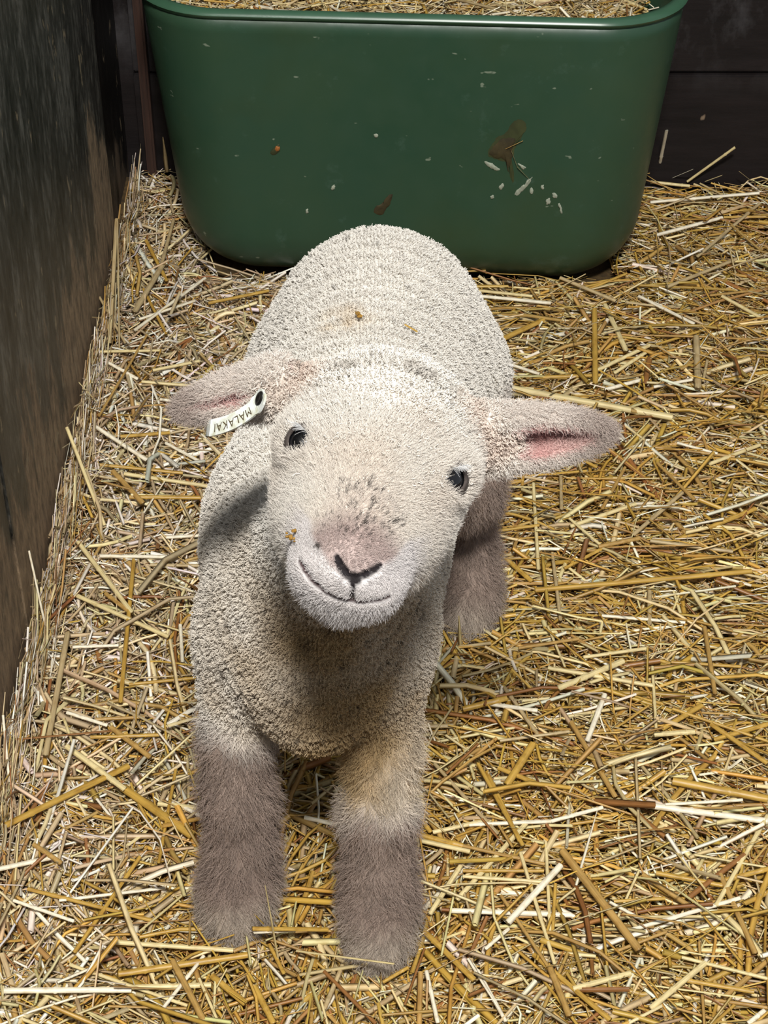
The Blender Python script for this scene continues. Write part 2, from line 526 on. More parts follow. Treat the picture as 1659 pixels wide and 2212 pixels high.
LEGS_CH = [
    [((-0.077, 0.730, 0.190), 0.024, 0.022), ((-0.083, 0.716, 0.128), 0.0170), ((-0.084, 0.708, 0.090), 0.0165), ((-0.084, 0.705, 0.054), 0.0165), ((-0.087, 0.700, 0.027), 0.0195), ((-0.088, 0.690, 0.010), 0.0185)],
    [((0.002, 0.725, 0.190), 0.022, 0.022), ((-0.001, 0.708, 0.128), 0.0170), ((-0.003, 0.694, 0.090), 0.0175), ((-0.003, 0.688, 0.054), 0.0165), ((-0.003, 0.681, 0.027), 0.0190), ((-0.004, 0.669, 0.010), 0.0180)],
    [((0.034, 0.975, 0.195), 0.046, 0.03), ((0.046, 0.950, 0.140), 0.030), ((0.056, 0.990, 0.085), 0.0195), ((0.059, 0.980, 0.050), 0.0180), ((0.060, 0.970, 0.027), 0.0200), ((0.060, 0.960, 0.010), 0.0185)],
    [((-0.042, 0.975, 0.195), 0.046, 0.03), ((-0.054, 0.950, 0.140), 0.030), ((-0.060, 0.990, 0.085), 0.0185), ((-0.062, 0.982, 0.050), 0.0170), ((-0.063, 0.974, 0.027), 0.0190), ((-0.063, 0.964, 0.010), 0.0180)],
]
LEGS = [c for ch in LEGS_CH for c in chain(ch)]
LIDS = []

def group_d(prims, P):
    d = None
    for p in prims:
        v = p.d(P)
        d = v if d is None else smin(d, v, p.k)
    return d

CARVE = []                      # (prim, k) smooth-subtracted

def trace(px, py, fn, t0=0.4):
    """first point of the surface seen at a photo pixel"""
    d = ray(px, py); d = d / np.linalg.norm(d); o = np.array([0, 0, CAM_H]); t = t0
    for _ in range(200):
        v = float(fn((o + t * d)[None])[0])
        if v < 0.0001 or t > 2: break
        t += v * 0.7
    return o + t * d if t < 2 else None

headfn = lambda P: group_d(HEAD, P)
def grad(fn, p, h=0.0008):
    e = np.eye(3) * h
    g = np.array([fn((p + e[i])[None])[0] - fn((p - e[i])[None])[0] for i in range(3)])
    return g / np.linalg.norm(g)
# eyes: ball, lids grown round it and an almond opening between the lids
EYES, EYE_M = [], []
for sgn, (ex, ey) in zip((-1, 1), ((655, 957), (971, 1036))):
    p = trace(ex, ey, headfn)
    z = 0.55 * grad(headfn, p) + 0.45 * TOW; z = z / np.linalg.norm(z)
    c = p - 0.0052 * z
    x = -sgn * 0.8 * HR + 0.75 * HF; x = x - (x @ z) * z; x = x / np.linalg.norm(x)
    M = np.stack([x, np.cross(z, x), z])
    EYES.append(c); EYE_M.append(M)
    LIDS.append(Ell(c, (EYE_R + 0.0016, EYE_R + 0.0010, EYE_R + 0.0014), M, 0.007))
    CARVE.append((Ell(c, (EYE_R + 0.0003,) * 3, None), 0.0008))
    CARVE.append((Ell(c + z * (EYE_R + 0.001), (0.0066, 0.0051, 0.0048), M, 0.002), 0.0010))
HEAD = HEAD + LIDS
ALL = TORSO + LEGS + HEAD + EARS
def full_d(P):
    d = group_d(ALL, P)
    for p_, k_ in CARVE: d = smax(d, -p_.d(P), k_)
    return d
# nostril slits, the cleft of the upper lip and the mouth are grooves along lines on the muzzle
def groove(pix, r, depth, k=0.0015):
    pts = [trace(x, y, headfn) for x, y in pix]
    rs = r if isinstance(r, (list, tuple)) else [r] * len(pts)
    for i in range(len(pts) - 1):
        if pts[i] is None or pts[i + 1] is None: continue
        CARVE.append((Cone(pts[i] - depth * TOW, pts[i + 1] - depth * TOW, rs[i], rs[i + 1], 0.002), k))
NOSTRIL = [[(727, 1205), (737, 1228), (752, 1246), (764, 1252)], [(822, 1222), (803, 1236), (782, 1246), (766, 1252)]]
CLEFT = [(765, 1252), (762, 1275), (758, 1298)]
MOUTH = [(648, 1212), (664, 1240), (690, 1268), (722, 1290), (758, 1300), (798, 1300), (838, 1290), (876, 1270)]
NMARK = len(CARVE)
groove(NOSTRIL[0], [0.0012, 0.0019, 0.0017, 0.0013], 0.0001)
groove(NOSTRIL[1], [0.0010, 0.0016, 0.0015, 0.0013], 0.0001)
groove(CLEFT, 0.0008, 0.0000)
NM = len(CARVE)
groove(MOUTH, [0.0010, 0.0013, 0.0012, 0.0010, 0.0010, 0.0010, 0.0011, 0.0008], 0.0000)
MOUTHP = [c[0] for c in CARVE[NM:]]
GROOVES = [c[0] for c in CARVE[NMARK:]]

# sample on a grid that is fine round the head and coarser elsewhere, then surface nets
def axis_pts(lo, hi, flo, fhi, fine, coarse):
    a = np.arange(flo, lo - coarse, -coarse)[::-1]
    b = np.arange(flo + fine, fhi, fine)
    c = np.arange(b[-1] + coarse, hi + coarse, coarse)
    return np.concatenate([a, b, c])
FINE, COARSE = 0.0011, 0.004
AX = axis_pts(-0.125, 0.125, -0.106, 0.112, FINE, COARSE)
AY = axis_pts(0.535, 1.075, 0.535, 0.672, FINE, COARSE)
AZ = axis_pts(-0.02, 0.47, 0.325, 0.455, FINE, COARSE)
D = np.full((len(AX), len(AY), len(AZ)), 1.0, np.float32)
def apply_prim(p, sub=None):
    m = 0.035 if sub is None else 0.006
    ix = [np.searchsorted(ax, (p.lo[i] - m, p.hi[i] + m)) for i, ax in enumerate((AX, AY, AZ))]
    sl = tuple(slice(a, b) for a, b in ix)
    if any(a >= b for a, b in ix): return
    X, Y, Z = np.meshgrid(AX[sl[0]], AY[sl[1]], AZ[sl[2]], indexing='ij')
    v = p.d(np.stack([X, Y, Z], -1).astype(np.float32))
    D[sl] = smin(D[sl], v, p.k) if sub is None else smax(D[sl], -v, sub)
for p in ALL: apply_prim(p)
for p, k in CARVE: apply_prim(p, k)

def surface_nets(D, AX, AY, AZ):
    nx, ny, nz = D.shape
    S = D < 0
    c8 = np.zeros((nx - 1, ny - 1, nz - 1), np.int8)
    for dx in (0, 1):
        for dy in (0, 1):
            for dz in (0, 1):
                c8 += S[dx:nx - 1 + dx, dy:ny - 1 + dy, dz:nz - 1 + dz]
    act = (c8 > 0) & (c8 < 8)
    I, J, K = np.nonzero(act)
    idx = np.full(act.shape, -1, np.int32); idx[I, J, K] = np.arange(len(I))
    acc = np.zeros((len(I), 3)); cnt = np.zeros(len(I))
    corners = [(a, b, c) for a in (0, 1) for b in (0, 1) for c in (0, 1)]
    for A in corners:
        for ax in range(3):
            if A[ax]: continue
            B = list(A); B[ax] = 1
            da = D[I + A[0], J + A[1], K + A[2]]; db = D[I + B[0], J + B[1], K + B[2]]
            m = (da < 0) != (db < 0)
            t = np.where(m, da / np.where(m, da - db, 1), 0)
            pa = np.stack([AX[I + A[0]], AY[J + A[1]], AZ[K + A[2]]], 1); pb = np.stack([AX[I + B[0]], AY[J + B[1]], AZ[K + B[2]]], 1)
            acc += np.where(m[:, None], pa + t[:, None] * (pb - pa), 0); cnt += m
    V = acc / cnt[:, None]
    quads = []
    for ax in range(3):
        sl0 = [slice(None)] * 3; sl1 = [slice(None)] * 3
        sl0[ax] = slice(0, D.shape[ax] - 1); sl1[ax] = slice(1, D.shape[ax])
        s0, s1 = S[tuple(sl0)], S[tuple(sl1)]
        E = np.argwhere(s0 != s1)
        o1, o2 = [(1, 2), (2, 0), (0, 1)][ax]
        ok = (E[:, o1] > 0) & (E[:, o2] > 0) & (E[:, o1] < D.shape[o1] - 1) & (E[:, o2] < D.shape[o2] - 1)
        E = E[ok]
        flip = s0[tuple(E.T)]
        def cell(a, b):
            C = E.copy(); C[:, o1] -= a; C[:, o2] -= b
            return idx[C[:, 0], C[:, 1], C[:, 2]]
        q = np.stack([cell(1, 1), cell(0, 1), cell(0, 0), cell(1, 0)], 1)
        q[~flip] = q[~flip][:, ::-1]
        quads.append(q)
    return V, np.concatenate(quads)
LV, LQ = surface_nets(D, AX, AY, AZ)
# relax a little where the grid changes step
nb = np.zeros_like(LV); nc = np.zeros(len(LV))
for k in range(4):
    a_, b_ = LQ[:, k], LQ[:, (k + 1) % 4]
    np.add.at(nb, a_, LV[b_]); np.add.at(nc, a_, 1)
    np.add.at(nb, b_, LV[a_]); np.add.at(nc, b_, 1)
LV = LV * 0.6 + 0.4 * nb / nc[:, None]
del D

# regions
dT, dL, dH, dE = (group_d(g, LV) for g in (TORSO, LEGS, HEAD, EARS))
dEl, dEr = EAR_L.d(LV), EAR_R.d(LV)
def soft(d, w=0.008): return np.exp(-np.clip(d, 0, 1) / w)
wT, wL, wH, wE = soft(dT, 0.012), soft(dL, 0.006), soft(dH), soft(np.minimum(dEl, dEr), 0.004)
HL = (LV - HO) @ HM.T                                   # head coordinates r, f, u
face = np.clip((HL[:, 1] + 0.018) / 0.03, 0, 1) * np.clip((0.02 - dH) / 0.015, 0, 1) * (HL[:, 2] > -0.07)
# wool on the crown runs forward between the eyes
crown = np.clip(1 - np.abs(HL[:, 0]) / 0.034, 0, 1) * np.clip((0.032 - HL[:, 1]) / 0.03, 0, 1) * (HL[:, 2] > -0.004)
isE = np.clip(1 - np.minimum(dEl, dEr) / 0.003, 0, 1) * np.clip((np.abs(HL[:, 0]) - 0.036) / 0.008, 0, 1)
xz = LV[:, 2]
side = LV[:, 0] < -0.037
front = LV[:, 1] < 0.84
topz = np.where(front, np.where(side, 0.152, 0.112), 0.205)
legm = np.clip((topz + 0.012 * vnoise(LV, 60, 2) - xz) / 0.022, 0, 1) * np.clip((0.012 - dL) / 0.006, 0, 1)
legf = np.clip((np.where(front, 0.158, 0.195) - xz) / 0.02, 0, 1) * np.clip((0.012 - dL) / 0.006, 0, 1)   # long leg hair, colour aside
face = face * (1 - isE) * (1 - legm); crown = crown * (1 - isE)
deye = np.minimum(np.linalg.norm(LV - EYES[0], axis=1), np.linalg.norm(LV - EYES[1], axis=1))
dgro = np.min([g.d(LV) for g in GROOVES], 0); dmou = np.min([g.d(LV) for g in MOUTHP], 0)

def mixc(c, w, col):
    return c * (1 - w[:, None]) + np.array(col[:3])[None] * w[:, None]
C_WOOL, C_WHITE, C_TAUPE = srgb(232, 227, 219), srgb(220, 212, 202), srgb(149, 131, 120)
C_DIRTY, C_PINK, C_PEACH = srgb(178, 152, 112), srgb(214, 160, 156), srgb(222, 206, 190)
lc = np.tile(np.array(C_WOOL[:3]), (len(LV), 1))
n1, n2, n3 = vnoise(LV, 45, 1), vnoise(LV, 160, 4), vnoise(LV, 420, 6)
# dusty chest and neck (yellow-brown, speckled), dark dust on the crown, mixed with painted shade along the back of the head
chest = np.clip((0.80 - LV[:, 1]) / 0.08, 0, 1) * np.clip((0.30 - xz) / 0.06, 0, 1) * (1 - legm)
chest_c = chest * np.exp(-((LV[:, 0] + 0.022) / 0.042) ** 2)
lc = mixc(lc, np.clip(chest * (0.22 + 0.3 * n1) + chest_c * 0.85, 0, 1), C_DIRTY)
lc = mixc(lc, np.clip((n2 + n3 - 0.6) * 2.0, 0, 1) * np.clip(0.10 + 0.40 * chest, 0, 1), srgb(96, 78, 58))
lc = mixc(lc, np.clip(face * (0.30 + 0.3 * n1), 0, 1), C_PEACH)
lc = mixc(lc, np.clip((HL[:, 1] - 0.047) / 0.012, 0, 1) * face * np.clip((HL[:, 2] + 0.026) / 0.012, 0, 1) * 0.8, srgb(176, 154, 150))
uS = float((HM @ (trace(766, 1252, headfn) - HO))[2])
vee = uS + 0.0045 * np.clip(np.abs(HL[:, 0]) / 0.0095, 0, 1.25)
lc = mixc(lc, np.clip((vee - HL[:, 2]) / 0.002, 0, 1) * np.clip((HL[:, 1] - 0.034) / 0.012, 0, 1) * face, srgb(222, 216, 214))  # white lips and chin
crl = [trace(x, y, lambda P: np.minimum(headfn(P), group_d(EARS, P))) for x, y in ((640, 800), (690, 802), (740, 796), (790, 786), (840, 786), (890, 798), (930, 818), (970, 846), (1010, 880))]
crl = [p for p in crl if p is not None]
dcr = np.min([np.linalg.norm(LV - p, axis=1) for p in crl], 0)
ridge = np.exp(-(dcr / 0.0065) ** 2) + 0.0 * np.exp(-((HL[:, 1] + 0.060) / 0.011) ** 2) * np.clip((0.012 - dH) / 0.006, 0, 1)
lc = mixc(lc, np.clip(ridge * (0.6 + 0.7 * n2), 0, 1) * 0.6, srgb(112, 100, 88))  # dusty crown edge, darkened as well for the shade behind the head
stain = trace(742, 692, lambda P: group_d(TORSO, P))
lc = mixc(lc, np.exp(-(np.linalg.norm((LV - stain) * [0.7, 1, 1], axis=1) / 0.010) ** 2) * np.clip(0.5 + n2, 0, 1) * 0.7, srgb(196, 160, 92))
ebase = np.clip(1 - np.minimum(EARS[2].d(LV), EARS[3].d(LV)) / 0.007, 0, 1) * (1 - isE)
lc = mixc(lc, ebase * 0.75, srgb(206, 182, 166))
lc = mixc(lc, legm, C_TAUPE)
lc = mixc(lc, legm * np.clip((0.036 - xz) / 0.016, 0, 1) * np.clip(0.55 + 0.5 * n1, 0, 1), srgb(186, 175, 160))
lc = mixc(lc, legm * np.clip(0.4 * n1, 0, 1), srgb(122, 103, 94))
# ears: pink inside, grey-taupe towards the tip
for E_, dE_ in ((EAR_L, dEl), (EAR_R, dEr)):
    a_, b_, c_, t_ = E_.local(LV)
    on = np.clip(1 - dE_ / 0.003, 0, 1) * np.clip((np.abs(HL[:, 0]) - 0.034) / 0.008, 0, 1)
    inside = (np.sqrt(b_ ** 2 + (c_ / E_.flat) ** 2) < E_.rho(t_)) & (t_ < 0.86)
    lc = mixc(lc, on * 0.55, srgb(206, 190, 180))
    lc = mixc(lc, on * np.clip((t_ - 0.55) / 0.3, 0, 1) * 0.75, srgb(160, 142, 132))
    lc = mixc(lc, on * inside * np.clip(1.2 - t_, 0, 1), C_PINK)
    lc = mixc(lc, on * inside * np.clip(1 - np.abs(b_) / (0.6 * E_.rad), 0, 1) * np.clip(1 - t_ * 1.1, 0, 1) * 0.7, srgb(150, 84, 82))
# black specks on the bridge of the nose
spk = trace(786, 1112, headfn)
nosebr = np.exp(-(np.linalg.norm(LV - spk, axis=1) / 0.0150) ** 4)
lc = mixc(lc, nosebr * 0.18, srgb(180, 152, 142))
lc = lc * (1 - 0.03 * face[:, None])
lc_hair = lc.copy()
# dark skin round the eyes, dark nostrils and cleft; eye socket and mouth shade painted in
lc = mixc(lc, np.clip((EYE_R + 0.0025 - deye) / 0.0006, 0, 1), srgb(38, 34, 34))
lc = mixc(lc, np.clip((EYE_R + 0.0050 - deye) / 0.003, 0, 1) * 0.22, srgb(140, 126, 118))  # soft ring of eye socket shade painted on the skin
lc = mixc(lc, np.clip((0.0007 - dgro) / 0.0005, 0, 1), srgb(34, 28, 30))
lc = mixc(lc, np.clip((0.0010 - dmou) / 0.0008, 0, 1), srgb(92, 76, 76))  # shadow of the mouth line painted along its groove
septum = trace(766, 1252, headfn)
lc = mixc(lc, np.clip((0.0036 - np.linalg.norm(LV - septum, axis=1)) / 0.0010, 0, 1), srgb(34, 29, 30))

from mathutils.kdtree import KDTree
def picks(weight, n):
    w = np.clip(weight, 0, None); return LV[rng.choice(len(LV), n, p=w / w.sum())]
dens = np.zeros(len(LV)); q_ = LV[LQ]
ar_ = 0.5 * np.linalg.norm(np.cross(q_[:, 2] - q_[:, 0], q_[:, 3] - q_[:, 1]), axis=1)
for k in range(4): np.add.at(dens, LQ[:, k], ar_ / 4)
sp1 = picks(dens * nosebr, 140); r1_ = 0.00023 + 0.00025 * rng.random(140)
sp2 = picks(dens * (0.12 + 0.6 * chest + 0.8 * np.exp(-(dcr / 0.02) ** 2)) * (1 - legm) * (1 - np.clip(face, 0, 1)), 900); r2_ = 0.0003 + 0.0004 * rng.random(900)
sp3 = [p for p in (trace(x, y, lambda P: group_d(ALL, P)) for x, y in ((684, 1184), (689, 1186), (517, 1504), (521, 1509), (526, 1505))) if p is not None]
kd = KDTree(1040 + len(sp3))
for i_, p_ in enumerate(np.concatenate([sp1, sp2, sp3])): kd.insert(p_, i_)
kd.balance(); SPR = np.concatenate([r1_, r2_, np.full(len(sp3), 0.0008)])
def speckle(P, c, amt=0.8):
    c = c.copy()
    for i_, p_ in enumerate(P):
        co_, j_, d_ = kd.find(p_)
        if d_ < SPR[j_] * 1.5: c[i_] = c[i_] * (1 - amt) + np.array([0.05, 0.04, 0.033]) * amt
    return c
m = NT('lamb_skin')
m.l(m.attr('coat').outputs['Color'], m.b.inputs['Base Color'])
m.set(Roughness=0.75)
m.b.inputs['Specular IOR Level'].default_value = 0.25
m.bump(m.noise(m.coord('Object'), 900, 3), 0.4, 0.001)
M_skin = m.m
m = NT('lamb_hair')
m.l(m.attr('coat').outputs['Color'], m.b.inputs['Base Color'])
m.set(Roughness=0.55)
m.b.inputs['Specular IOR Level'].default_value = 0.35
M_hair = m.m

LAMB_AT = (-0.02, 0.80, 0.0)
sel_ = np.nonzero(nosebr > 0.05)[0]; lc[sel_] = speckle(LV[sel_], lc[sel_], 0.8)
lamb = empty('lamb', LAMB_AT)
tag(lamb, 'white woolly lamb with taupe legs standing on the straw, looking up', 'lamb')
body = link('body', mesh_np('body', LV, LQ.ravel(), np.full(len(LQ), 4)), M_skin, lamb)
place(body, LAMB_AT)
ca = body.data.attributes.new('coat', 'FLOAT_COLOR', 'POINT')
ca.data.foreach_set('color', np.concatenate([lc, np.ones((len(lc), 1))], 1).astype(np.float32).ravel())
LN = np.zeros(len(LV) * 3, np.float32); body.data.vertices.foreach_get('normal', LN); LN = LN.reshape(-1, 3).astype(float)

# eyes
m = NT('lamb_eye')
co = m.coord('Object')
sep = m.n('ShaderNodeSeparateXYZ'); m.l(co, sep.inputs[0])
e2 = m.math('ADD', m.math('POWER', m.math('DIVIDE', sep.outputs[0], 0.0036), 2), m.math('POWER', m.math('DIVIDE', sep.outputs[1], 0.0024), 2))
m.l(m.ramp(m.math('MULTIPLY', e2, 0.25), [(0.3, srgb(4, 4, 6)), (0.4, srgb(14, 15, 19)), (0.8, srgb(30, 33, 39)), (1.0, srgb(20, 18, 18))]), m.b.inputs['Base Color'])
m.set(Roughness=0.06)
m.b.inputs['Coat Weight'].default_value = 1.0
m.b.inputs['Coat Roughness'].default_value = 0.03
M_eye = m.m
import bmesh
bm = bmesh.new(); bmesh.ops.create_uvsphere(bm, u_segments=32, v_segments=20, radius=EYE_R)
for v in bm.verts:
    if v.co.z > 0.6 * EYE_R: v.co.z += 0.0006 * (v.co.z / EYE_R - 0.6) / 0.4      # cornea
for f in bm.faces: f.smooth = True
eye_me = bpy.data.meshes.new('eye'); bm.to_mesh(eye_me); bm.free(); eye_me.materials.append(M_eye)
for e, EM in zip(EYES, EYE_M):
    x, y, z = (Vector(v) for v in EM)
    o = link('eye', eye_me, None, lamb)
    Mx = Matrix((x, y, z)).transposed().to_4x4(); Mx.translation = Vector(e) - Vector(LAMB_AT)
    o.matrix_local = Mx

# hooves: two claws under the fur of each foot
M_hoof = plain('horn', srgb(150, 138, 118), 0.5, 120, 0.3, 0.3, 0.0006, (1, 1, 6))
def claw(cx, cy, s):
    ringsz = []
    for k, (z, sc) in enumerate(((-0.009, 0.92), (-0.003, 0.92), (0.004, 0.78), (0.010, 0.55))):
        r = []
        for q in range(14):
            t = 2 * math.pi * q / 14
            x, y = 0.0072 * math.cos(t), 0.0125 * math.sin(t)
            if y < 0: x *= 1 - 0.35 * (y / 0.0125) ** 2; y *= 1.25
            r.append((cx + s * 0.0076 + x * sc, cy + y * sc + 0.004 * (z + 0.009) / 0.02, z + 0.003 * (y < 0) * sc * 0))
        ringsz.append(r)
    return loft('hoof', ringsz, True, True)
for ch in LEGS_CH:
    p = ch[-1][0]
    for s in (-1, 1):
        o = link('hoof', claw(p[0], p[1] - 0.0035, s), M_hoof, lamb)
        place(o, LAMB_AT)

# ------------------------------------------------------------------ fleece and hair (real strands on the body)
tri = np.concatenate([LQ[:, [0, 1, 2]], LQ[:, [0, 2, 3]]])
TA = 0.5 * np.linalg.norm(np.cross(LV[tri[:, 1]] - LV[tri[:, 0]], LV[tri[:, 2]] - LV[tri[:, 0]]), axis=1)
bald = np.clip((deye - EYE_R - 0.0018) / 0.0006, 0, 1) * np.clip((dgro - 0.0006) / 0.0004, 0, 1) * np.clip((np.linalg.norm(LV - septum, axis=1) - 0.0034) / 0.0008, 0, 1)
def scatter(weight, n):
    w = TA * weight[tri].mean(1)
    p = w / w.sum()
    t = rng.choice(len(tri), n, p=p)
    r1, r2 = np.sqrt(rng.random(n)), rng.random(n)
    bc = np.stack([1 - r1, r1 * (1 - r2), r1 * r2], 1)
    it = tri[t]
    g = lambda A: (A[it] * bc.reshape(n, 3, *([1] * (A.ndim - 1)))).sum(1)
    N = g(LN); N /= np.linalg.norm(N, axis=1)[:, None] + 1e-9
    return g(LV), N, np.clip(g(lc_hair), 0, 1), g
def unit(v): return v / (np.linalg.norm(v, axis=-1, keepdims=True) + 1e-9)

def strands(name, PTS, rad, colr, parent, label=None, tip=0.25):
    n, k, _ = PTS.shape
    hc = bpy.data.hair_curves.new(name)
    hc.add_curves([k] * n)
    hc.attributes['position'].data.foreach_set('vector', PTS.astype(np.float32).ravel())
    ra = hc.attributes.get('radius') or hc.attributes.new('radius', 'FLOAT', 'POINT')
    taper = np.linspace(1, tip, k)
    ra.data.foreach_set('value', (np.asarray(rad).reshape(-1, 1) * taper[None] * np.ones((n, 1))).astype(np.float32).ravel())
    c = hc.attributes.new('coat', 'FLOAT_COLOR', 'CURVE')
    c.data.foreach_set('color', np.concatenate([colr, np.ones((n, 1))], 1).astype(np.float32).ravel())
    hc.materials.append(M_hair)
    o = bpy.data.objects.new(name, hc); COL.objects.link(o)
    o.parent = parent; place(o, LAMB_AT)
    o['kind'] = 'stuff'
    if label: o['label'] = label
    return o

def curly(P, N, comb, L, k, curl_r, turns, lift, jitter, fade_in=True):
    """helical strands leaving the skin along lift*N + comb"""
    n = len(P)
    comb = np.broadcast_to(comb, P.shape); comb = comb - np.minimum((comb * N).sum(1), 0)[:, None] * N * 0.9
    dirv = unit(lift[:, None] * N + comb + jitter * rng.normal(size=(n, 3)))
    a = unit(np.cross(dirv, rng.normal(size=(n, 3)))); b = np.cross(dirv, a)
    s = np.linspace(0, 1, k)
    ph = rng.random(n) * 2 * math.pi
    ang = ph[:, None] + 2 * math.pi * turns[:, None] * s[None]
    cr = curl_r[:, None] * np.minimum(1, 2.2 * s)[None]
    Q = P[:, None] - 0.0006 * N[:, None] + dirv[:, None] * (L[:, None] * s[None])[..., None]
    Q = Q + cr[..., None] * (np.cos(ang)[..., None] * a[:, None] + np.sin(ang)[..., None] * b[:, None])
    return Q
def shade(c, amt): return np.clip(c * (1 + amt * rng.normal(size=(len(c), 1))), 0, 1)

hairy = np.clip(face - crown * 0.9, 0, 1)
wool_w = np.clip(1 - hairy - isE - legf * 1.0, 0, 1) * bald
# fleece: tight little curls, gathered in nubs
P, N, c, g = scatter(wool_w, 270000)
LK = 0.0021
cell = np.floor(P / LK).astype(np.int64)
hsh = ((cell[:, 0] * 73856093) ^ (cell[:, 1] * 19349663) ^ (cell[:, 2] * 83492791)) & 0xffff
lr = np.random.default_rng(3).random((65536, 4))
ctr = (cell + 0.2 + 0.6 * lr[hsh, :3]) * LK
pull = ctr - P; pull -= (pull * N).sum(1)[:, None] * N
fold = np.linalg.norm(P - trace(742, 1240, headfn), axis=1)
rip = np.where(P[:, 1] < 0.745, np.sin(fold * 2 * math.pi / 0.0085 + 1.5 * vnoise(P, 25, 14)), 1.0 * np.sin(P[:, 1] * 2 * math.pi / 0.0125 + 2.2 * vnoise(P, 22, 15)))
L = (0.0038 + 0.0007 * vnoise(P, 70, 11) + 0.0009 * rip) * (0.8 + 0.4 * lr[hsh, 3]) * (1 - 0.25 * g(crown))
Q = curly(P, N, pull * 330 + np.array([0, 0, -0.15]), L, 6, 0.0004 + 0.00025 * rng.random(len(P)), 0.8 + 0.8 * rng.random(len(P)), np.full(len(P), 1.0), 0.12)
strands('fleece', Q, 0.00019, speckle(P, shade(c, 0.04) * (0.95 + 0.09 * lr[hsh, 3:4]), 0.7), lamb, 'tight curly off-white fleece', 0.8)
# face hair: short, lying back from the nose
P, N, c, g = scatter(hairy * bald, 120000)
back = -HF[None] + 0.55 * np.sign((P - HO) @ HR)[:, None] * HR[None] * np.clip(np.abs((P - HO) @ HR) / 0.03, 0, 1)[:, None]
hl = (P - HO) @ HM.T
chin = np.clip((-0.024 - hl[:, 2]) / 0.008, 0, 1)
tipn = np.clip((hl[:, 1] - 0.045) / 0.012, 0, 1)
upper = np.clip((hl[:, 2] - uS) / 0.004 + 0.5, 0, 1)
back = back + tipn[:, None] * ((0.9 * upper - 1.0 * (1 - upper))[:, None] * HU[None] + 0.35 * np.sign(hl[:, :1]) * HR[None])
back = back * (1 - chin[:, None]) + chin[:, None] * (-0.6 * HF - 0.9 * HU)[None]
L = (0.0036 + 0.0038 * np.clip((0.035 - hl[:, 1]) / 0.03, 0, 1) + 0.003 * chin - 0.0014 * tipn * (1 - chin)) * (0.7 + 0.6 * rng.random(len(P)))
Q = curly(P, N, unit(back) * 0.9, L, 5, 0.0003 + 0.0004 * rng.random(len(P)), 0.6 + 0.5 * rng.random(len(P)), np.full(len(P), 0.42), 0.16)
strands('face_hair', Q, 0.00011, speckle(P, shade(c * 0.97, 0.07), 0.9), lamb, 'short straight whitish face hair', 0.3)
# leg hair: longer, taupe, hanging down
P, N, c, g = scatter(np.clip(legf + legm, 0, 1), 80000)
cl = np.floor(P / 0.006).astype(np.int64)
hh = ((cl[:, 0] * 73856093) ^ (cl[:, 1] * 19349663) ^ (cl[:, 2] * 83492791)) & 0xffff
tw = lr[hh, :3] - 0.5
L = (0.0095 + 0.0035 * vnoise(P, 60, 12)) * (0.7 + 0.6 * rng.random(len(P))) * np.clip(0.7 + P[:, 2] / 0.06, 0.7, 1)
Q = curly(P, N, np.array([0, 0, -0.75])[None] + 0.9 * tw, L, 6, 0.0006 + 0.0006 * rng.random(len(P)), 0.5 + 0.6 * rng.random(len(P)), np.full(len(P), 0.55), 0.2)
Q[:, :, 2] = np.maximum(Q[:, :, 2], -0.010)
strands('leg_hair', Q, 0.00014, shade(c, 0.16) * (0.78 + 0.46 * lr[hh, 3:4]), lamb, 'long soft taupe leg hair', 0.3)
# ear hair
P, N, c, g = scatter(isE, 30000)
out = np.where((P @ HR - HO @ HR)[:, None] < 0, EAR_L.A[None], EAR_R.A[None])
L = (0.0038 + 0.003 * rng.random(len(P)))
Q = curly(P, N, out * 0.8 + np.array([0, 0, -0.2]), L, 6, 0.0005 + 0.0006 * rng.random(len(P)), 0.6 + 0.8 * rng.random(len(P)), np.full(len(P), 0.55), 0.3)
strands('ear_hair', Q, 0.00011, shade(c * 1.03, 0.12), lamb, 'fluffy pale ear hair', 0.3)
# white lashes over the outer corners of the eyes
for sgn, e in zip((-1, 1), EYES):
    n = 46
    tt = rng.random(n)
    EM = EYE_M[0 if sgn < 0 else 1]; up_ = EM[1] * (1 if EM[1] @ HU > 0 else -1)
    rim = e + EM[2] * (EYE_R + 0.0008) + up_ * 0.0045 - EM[0] * (0.0045 * tt[:, None])
    dr = unit(EM[2][None] * 0.9 + up_[None] * 0.25 - EM[0][None] * 0.4 * tt[:, None] + 0.12 * rng.normal(size=(n, 3)))
    s = np.linspace(0, 1, 5)
    Q = rim[:, None] + dr[:, None] * (0.0065 * s)[None, :, None] + (-0.0030 * up_)[None, None] * (s ** 2)[None, :, None]
    strands('eyelashes', Q, 0.00011, np.full((n, 3), 0.75), lamb, 'white eyelashes', 0.3)

# ------------------------------------------------------------------ straw
def straw_material(name, attr=None, col=None):
    m = NT(name)
    uv = m.coord('UV')
    n1 = m.noise(m.mapping(uv, (7.0, 0.55, 1)), 1.0, 4, 0.6)
    n2 = m.noise(m.mapping(uv, (1.2, 1.6, 1)), 1.0, 3, 0.5)
    st = m.ramp(n1, [(0.25, bw(0.62)), (0.5, bw(1.0)), (0.8, bw(1.22))])
    bl = m.ramp(n2, [(0.3, (0.74, 0.64, 0.50, 1)), (0.5, (1, 1, 1, 1)), (0.75, (1.12, 1.10, 1.04, 1))])
    base = m.attr(attr).outputs['Color'] if attr else col
    c = m.mix(1.0, base, st, 'MULTIPLY')
    c = m.mix(0.75, c, bl, 'MULTIPLY')
    m.l(c, m.b.inputs['Base Color'])
    m.set(Roughness=0.42)
    m.b.inputs['Specular IOR Level'].default_value = 0.55
    m.bump(n1, 0.35, 0.0006)
    return m.m
M_straw = straw_material('straw', 'tint')

